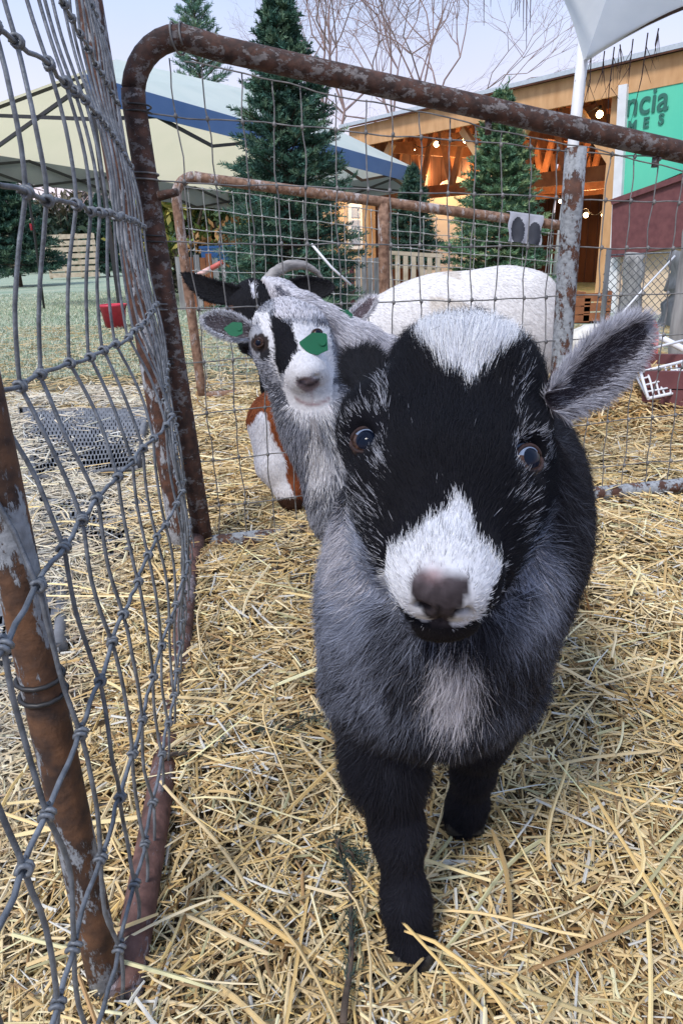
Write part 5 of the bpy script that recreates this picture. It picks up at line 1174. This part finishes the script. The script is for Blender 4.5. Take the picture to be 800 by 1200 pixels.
def g2col(P, g=None):
    n = len(P); x, y, d = proj(P); j = (lambda a: g.normal(size=n)*a) if g is not None else (lambda a: 0); x = x+j(1.5); y = y+j(1.5)
    r_ = g.random(n) if g is not None else np.full(n, .5); nz_ = vnoise(P, 50, 8)[:, 0]; l = H2.loc(P)
    C = np.where((r_ < .55+.25*nz_)[:, None], np.array([.40, .41, .46]), np.array([.10, .105, .13]))
    hd = l[:, 1] > -9
    wht = np.array([.78, .77, .80])
    def pol(pl, c, C): return np.where(inpoly(x, y, pl)[:, None], c, C)
    C = pol([(300, 368), (314, 366), (325, 412), (328, 445), (320, 430), (313, 400), (306, 385)], wht, C)
    C = pol([(343, 378), (385, 385), (392, 430), (388, 470), (380, 488), (360, 492), (340, 478), (332, 455), (334, 435), (345, 415)], wht, C)
    C = np.where(((y < 374) & (x > 322) & (r_ < .8))[:, None], np.array([.66, .64, .68]), C)
    C = pol([(286, 358), (302, 362), (300, 382), (286, 376)], wht, C)
    C = pol(BLZ, np.array([.012, .012, .016]), C)
    rr_ = np.hypot((x-311)/7, (y-415)/9); C = np.where((rr_ < 1)[:, None], np.array([.03, .03, .035]), C); rr_ = np.hypot(x-305, y-402); C = np.where(((rr_ < 11) & (r_ < .8))[:, None], np.array([.045, .035, .035]), C)
    bib = np.exp(-((x-375)/22)**2-((y-535)/45)**2); C = np.where((r_ < bib*1.5-.2)[:, None], wht, C)
    C = np.where(((x > 330) & (x < 362) & (y > 490) & (r_ < .5))[:, None], np.array([.35, .36, .42]), C)
    nm_ = np.clip((1.15-((x-361)/(15-.6*np.clip(y-448, 0, 16)))**2-((y-451)/9.5)**2)/.4, 0, 1); C = C*(1-nm_[:, None])+np.array([.34, .27, .29])*nm_[:, None]
    um = np.exp(-((y-(444+(1-((x-361)/13.)**2)*7.5))/2.4)**2)*(np.abs(x-361) < 14.5); C = C*(1-.85*um[:, None])+np.array([.03, .02, .025])*.85*um[:, None]
    ml = np.exp(-((y-(474-((x-366)/18)**2*6))/2.3)**2)*(np.abs(x-366) < 21)+.6*np.exp(-((x-365)/1.5)**2)*((y > 456) & (y < 474)); ml = np.clip(ml, 0, 1)[:, None]; C = C*(1-.75*ml)+np.array([.30, .15, .16])*.75*ml
    if g is not None: C = C*g.uniform(.75, 1.2, (n, 1))
    return np.clip(C, 0, .9)
b2 = npmesh('body', V2, F2_, g2col(V2)*.85, M_skin, g2, True)
def len2(P):
    l = H2.loc(P); face = (l[:, 1] > -7) & (l[:, 2] > -7.5) & (np.abs(l[:, 0]) < 6)
    x, y, d = proj(P); er = np.hypot(x-305, y-402)/930; return np.where(face, np.interp(l[:, 1], [-6, 2, 6, 8], [.010, .007, .0055, .0032]), .020)*np.clip((er-.009)/.014, .12, 1)
fur('fur', b2, V2, F2_, 80000, simplecomb(H2.p(0, 8.8, -3.5)), g2col, len2, .00036, .30, 15, wf=lambda P: 1+2*(proj(P)[0] < 430))
eye(g2, H2, -1, r=.86, gaze=-H2.X*.35-CF*.9, iris=(.06, .03, .02), on=(V2, 305, 402)); eye(g2, H2, 1, r=.86, gaze=H2.X*.3-CF*.9, iris=(.06, .03, .02), on=(V2, 371, 392))
e2 = ear(g2, W(297, 392, .91), W(237, 374, .89), CU, wd=.0165, cup=.40, colin=(.13, .11, .12), colout=(.55, .55, .58), edge=(.72, .72, .76), nfur=9000, seed=21, flen=.007, rad=.0003)
tagpiece(e2, W(274, 386, .885), .023, CR*.95+CU*.1, CU)
ear(g2, W(378, 378, .95), W(405, 392, 1.0), CU-CR*.3, wd=.012, cup=.4, colin=(.15, .13, .14), nfur=3000, seed=22, flen=.007, rad=.0003)
mb = MB()
gr_ = np.random.default_rng(2)
for k in range(16): a = W(366+gr_.normal()*4, 490+gr_.normal()*2, .872); mb.tube([a, W(370+gr_.normal()*5, 512+gr_.normal()*4, .872), W(374+gr_.normal()*9, 532+gr_.normal()*12, .885)], [.0005, .0004, .0001], 3, caps=False)
mb.build('beard', simple('pale beard hair', (.35, .33, .34), .7), g2)['kind'] = 'stuff'
for c in (W(430, 630, 1.0), W(445, 620, 1.06), W(590, 610, 1.05), W(600, 600, 1.12)):
    mb = MB(); mb.tube([(c[0], c[1], .024), (c[0], c[1]-.004, .012), (c[0], c[1]-.010, .002)], [.014, .0165, .017], 10); mb.build('hoof', M_hoof, g2)

# ---- pale grey kid nuzzling behind the face
g3 = empty('goat', (.12, 1.2, 0), 'pale grey kid stretching its nose up to the left with two bright green ear tags', 'goat', 'goats around the pen')
P3 = chain([W(309, 326, .985), W(330, 341, .975), W(354, 363, .965), W(382, 390, .965), W(414, 414, .98), W(448, 438, 1.02), W(500, 470, 1.10)], [.0055, .012, .020, .030, .040, .048, .070], .02)
P3 += [el(W(520, 490, 1.18), (.12, .075, .088), None, .05), el(W(590, 500, 1.22), (.11, .075, .088), None, .05), cap(W(345, 372, .985), W(372, 396, .985), .018, .030, .02), el(W(368, 378, .955), (.022, .022, .02), None, .02)]
P3 += goat_legs([W(500, 530, 1.15), W(510, 525, 1.2), W(610, 535, 1.18), W(620, 530, 1.24)])
V3, F3_ = sdf_mesh(P3, .0045, 2)
def g3col(P, g=None):
    n = len(P); x, y, d = proj(P); j = (lambda a: g.normal(size=n)*a) if g is not None else (lambda a: 0); x = x+j(2); y = y+j(2)
    r_ = g.random(n) if g is not None else np.full(n, .5); t = ((x-305)*.72+(y-325)*.55)
    st = vnoise(P@np.diag([1, 1, 1]), 38, 12)[:, 0]; C = np.where((r_ < .72+.2*st)[:, None], np.array([.70, .68, .72]), np.array([.36, .35, .39]))
    off = (y-325)-(x-305)*.62
    C = np.where(((np.abs(off-2) < 5) & (x > 322) & (x < 350) & (r_ < .6))[:, None], np.array([.10, .10, .13]), C)
    C = np.where(((np.abs(off-4) < 8) & (x > 345) & (x < 390) & (r_ < .45))[:, None], np.array([.28, .27, .31]), C)
    if g is not None: C = C*g.uniform(.75, 1.15, (n, 1))
    return np.clip(C, 0, .9)
b3 = npmesh('body', V3, F3_, g3col(V3)*.85, M_skin, g3, True)
tip3 = W(303, 322, .98)
fur('fur', b3, V3, F3_, 60000, lambda P, nn: np.tile(nrm(W(450, 430, 1.0)-tip3), (len(P), 1))+.3*(P-tip3)/.15, g3col, lambda P: np.interp(np.linalg.norm(P-tip3, axis=1), [0, .05, .12, .3], [.004, .008, .016, .02]), .00036, .28, 25, wf=lambda P: 1+2*(proj(P)[0] < 460))
e3 = ear(g3, W(402, 392, .965), W(439, 347, .985), CR+CU*.4, wd=.0125, cup=.45, colin=(.12, .09, .10), colout=(.7, .68, .7), edge=(.72, .70, .73), nfur=6000, seed=31, flen=.007, rad=.0003)
tagpiece(e3, W(404, 369, .95), .019, CR*.8-CU*.55, CU*.6+CR*.3)
e3b = ear(g3, W(392, 402, .93), W(352, 398, .915), CU, wd=.012, cup=.3, colin=(.6, .58, .6), colout=(.66, .64, .68), edge=(.7, .68, .7), nfur=3500, seed=32, flen=.006, rad=.0003)
tagpiece(e3b, W(368, 403, .86), .034, CR+CU*.12, CU)
for c in (W(500, 530, 1.15), W(510, 525, 1.2), W(610, 535, 1.18), W(620, 530, 1.24)):
    mb = MB(); mb.tube([(c[0], c[1], .024), (c[0], c[1]-.004, .012), (c[0], c[1]-.010, .002)], [.014, .0165, .017], 10); mb.build('hoof', M_hoof, g3)

# ---- black horned goat behind the gate
g4 = empty('goat', tuple(G(345, 545)), 'black horned goat with white face stripe and long black ears behind the gate', 'goat', 'goats around the pen')
H4 = Head(293, 352, 1.74, (.06, 1), .40, yaw=.0, scale=1.28)
bd4 = nrm([.22, .97, 0]); A4 = np.stack([nrm(np.cross(bd4, [0, 0, 1.])), bd4, [0, 0, 1.]]); c4_ = W(352, 445, 2.05)
P4 = H4.prims(.85, sock=False)+[cap(H4.p(0, -2, -7), W(345, 430, 1.92), .058, .085, .04), el(c4_, (.085, .22, .11), A4, .05)]
L4 = [c4_+bd4*a+A4[0]*b for a, b in ((-.13, -.035), (-.13, .05), (.15, -.035), (.15, .05))]
P4 += goat_legs(L4, .035, .017)
V4, F4_ = sdf_mesh(P4, .006, 2)
def g4col(P, g=None):
    n = len(P); x, y, d = proj(P); j = (lambda a: g.normal(size=n)*a) if g is not None else (lambda a: 0); x = x+j(.8); y = y+j(.8)
    C = np.tile(np.array([.012, .012, .015]), (n, 1)); C = np.where((inpoly(x, y, [(293, 331), (299, 331), (301, 350), (296, 350)]) | inpoly(x, y, [(284, 313), (297, 309), (300, 321), (288, 323)]))[:, None], np.array([.6, .6, .65]), C)
    return C*(g.uniform(.7, 1.3, (n, 1)) if g is not None else 1)
b4 = npmesh('body', V4, F4_, g4col(V4), M_skin, g4, True)
fur('fur', b4, V4, F4_, 26000, simplecomb(H4.p(0, 8.8, -3.5)), g4col, lambda P: np.full(len(P), .013), .0005, .3, 45, wf=lambda P: 1+3*(P[:, 1] < 1.95))
eye(g4, H4, -1, r=.9, gaze=-H4.X*.5-CF*.8, on=(V4, 272, 363)); eye(g4, H4, 1, r=.9, gaze=H4.X*.5-CF*.8, on=(V4, 316, 362))
ear(g4, W(290, 347, 1.77), W(214, 321, 1.76), CU, wd=.029, sag=.10, cup=.35, colin=(.012, .012, .014), colout=(.012, .012, .014), edge=(.015, .015, .018), nfur=5000, seed=41, flen=.009, rad=.0005, bend=-.0)
ear(g4, W(328, 342, 1.80), W(392, 336, 1.84), CU, wd=.032, cup=.35, colin=(.012, .012, .014), colout=(.012, .012, .014), edge=(.02, .02, .024), nfur=5000, seed=42, flen=.009, rad=.0005)
for pts_ in ([(310, 336, 1.80), (319, 322, 1.82), (336, 311, 1.85), (356, 310, 1.89), (372, 319, 1.92), (382, 334, 1.94)], [(286, 345, 1.84), (288, 340, 1.90), (296, 334, 1.98), (304, 336, 2.04)]):
    Q = [W(*p) for p in pts_]; m_ = len(Q); t = np.linspace(0, m_-1, 30); QQ = np.stack([np.interp(t, np.arange(m_), [q[a] for q in Q]) for a in range(3)], 1)
    for _ in range(3): QQ[1:-1] = (QQ[:-2]+QQ[1:-1]*2+QQ[2:])/4
    mb = MB(); mb.tube(QQ, np.interp(np.linspace(0, 1, 30), [0, .5, 1], [.017, .0135, .003])*(1+.05*np.sin(np.arange(30)*2.2)), 12); mb.build('horn', M_horn, g4)
for c in L4:
    mb = MB(); mb.tube([(c[0], c[1], .028), (c[0], c[1]-.004, .014), (c[0], c[1]-.010, .002)], [.016, .019, .020], 10); mb.build('hoof', M_hoof, g4)

# ---- brown and white kid behind the gate
g5 = empty('goat', tuple(G(345, 588)), 'brown and white kid low behind the gate, mostly hidden by the grey kid', 'goat', 'goats around the pen')
c5 = W(352, 500, 1.64)
P5 = [el(c5+np.array([.01, .05, 0]), (.062, .13, .075), None, .04), el(W(325, 498, 1.52), (.056, .05, .062), None, .04)]
P5 += chain([W(318, 505, 1.51), W(322, 545, 1.515), W(338, 575, 1.52), W(342, 588, 1.525)], [.052, .038, .026, .024], .02)
P5 += chain([W(362, 520, 1.56), W(366, 560, 1.55), W(368, 588, 1.55)], [.045, .028, .02], .02)
for q in (.02, .09): P5 += chain([c5+np.array([q-.03, .13, -.03]), np.array([c5[0]+q-.03, c5[1]+.14, .10]), np.array([c5[0]+q-.03, c5[1]+.12, .02])], [.04, .022, .018], .02)
P5 += [cap(W(350, 480, 1.56), W(372, 430, 1.58), .045, .036, .03), el(W(378, 412, 1.57), (.042, .055, .045), None, .03)]
P5 = [(p[:1]+(p[1]+CU*.015,)+p[2:]) if p[0] == 'e' else (p[0], p[1]+CU*.015*(p[1][2] > .12), p[2]+CU*.015*(p[2][2] > .12))+p[3:] for p in P5]
V5, F5_ = sdf_mesh(P5, .006, 2)
def g5col(P, g=None):
    n = len(P); x, y, d = proj(P); nz_ = vnoise(P, 40, 18)[:, 0]*4; j = (lambda a: g.normal(size=n)*a) if g is not None else (lambda a: 0); x = x+j(1)+nz_; y = y+j(1)
    C = np.tile(np.array([.76, .74, .76]), (n, 1)); br = inpoly(x, y, [(283, 472), (303, 450), (330, 455), (420, 400), (420, 600), (350, 596), (338, 566), (326, 525), (318, 505), (304, 486), (298, 496), (284, 500)])
    br &= ~inpoly(x, y, [(300, 500), (306, 482), (314, 484), (318, 505)]); C = np.where(br[:, None], np.array([.26, .075, .028]), C)
    C = np.where((y > 583)[:, None], np.array([.06, .03, .02]), C)
    return C*(g.uniform(.7, 1.2, (n, 1)) if g is not None else 1)
b5 = npmesh('body', V5, F5_, g5col(V5), M_skin, g5, True)
fur('fur', b5, V5, F5_, 24000, lambda P, nn: np.tile(np.array([.1, .3, -1.]), (len(P), 1)), g5col, lambda P: np.full(len(P), .010), .00045, .25, 55)

# ---- white goat broadside behind the gate
g6 = empty('goat', tuple(G(560, 560)), 'large white goat standing broadside behind the gate between the fir and the post', 'goat', 'goats around the pen')
A6 = np.eye(3)
P6 = [el(W(588, 386, 1.86), (.150, .12, .160), A6, .06), el(W(520, 388, 1.86), (.17, .125, .148), A6, .06), el(W(470, 402, 1.86), (.13, .105, .130), A6, .06), el(W(612, 392, 1.87), (.098, .11, .135), A6, .05)]
P6 += [cap(W(445, 400, 1.85), W(405, 440, 1.80), .085, .055, .05), cap(W(402, 445, 1.80), W(385, 495, 1.76), .05, .03, .03)]
L6 = [W(600, 440, 1.80), W(608, 440, 1.94), W(470, 440, 1.80), W(478, 440, 1.93)]; P6 += goat_legs(L6, .05, .02)+[el(W(628, 342, 1.80), (.035, .03, .03), None, .05)]
P6 += chain([W(648, 360, 1.87), W(655, 385, 1.88), W(654, 405, 1.88)], [.02, .018, .008], .02)
V6, F6_ = sdf_mesh(P6, .008, 3)
def g6col(P, g=None):
    n = len(P); nz_ = vnoise(P, 14, 28)[:, 0]; C = np.array([.72, .70, .70])*(1+.05*nz_)[:, None]; C = np.where((nz_ > .45)[:, None], np.array([.60, .55, .50]), C)
    return np.clip(C*(g.uniform(.8, 1.1, (n, 1)) if g is not None else 1), 0, .9)
b6 = npmesh('body', V6, F6_, g6col(V6), M_skin, g6, True)
fur('fur', b6, V6, F6_, 80000, lambda P, nn: np.tile(np.array([.9, 0, -.7]), (len(P), 1)), g6col, lambda P: np.full(len(P), .014), .00035, .12, 65, wf=lambda P: 1+2.*(P[:, 2] > .3))
for c in L6:
    mb = MB(); mb.tube([(c[0], c[1], .03), (c[0], c[1]-.004, .014), (c[0], c[1]-.010, .002)], [.019, .023, .024], 10); mb.build('hoof', M_hoof, g6)
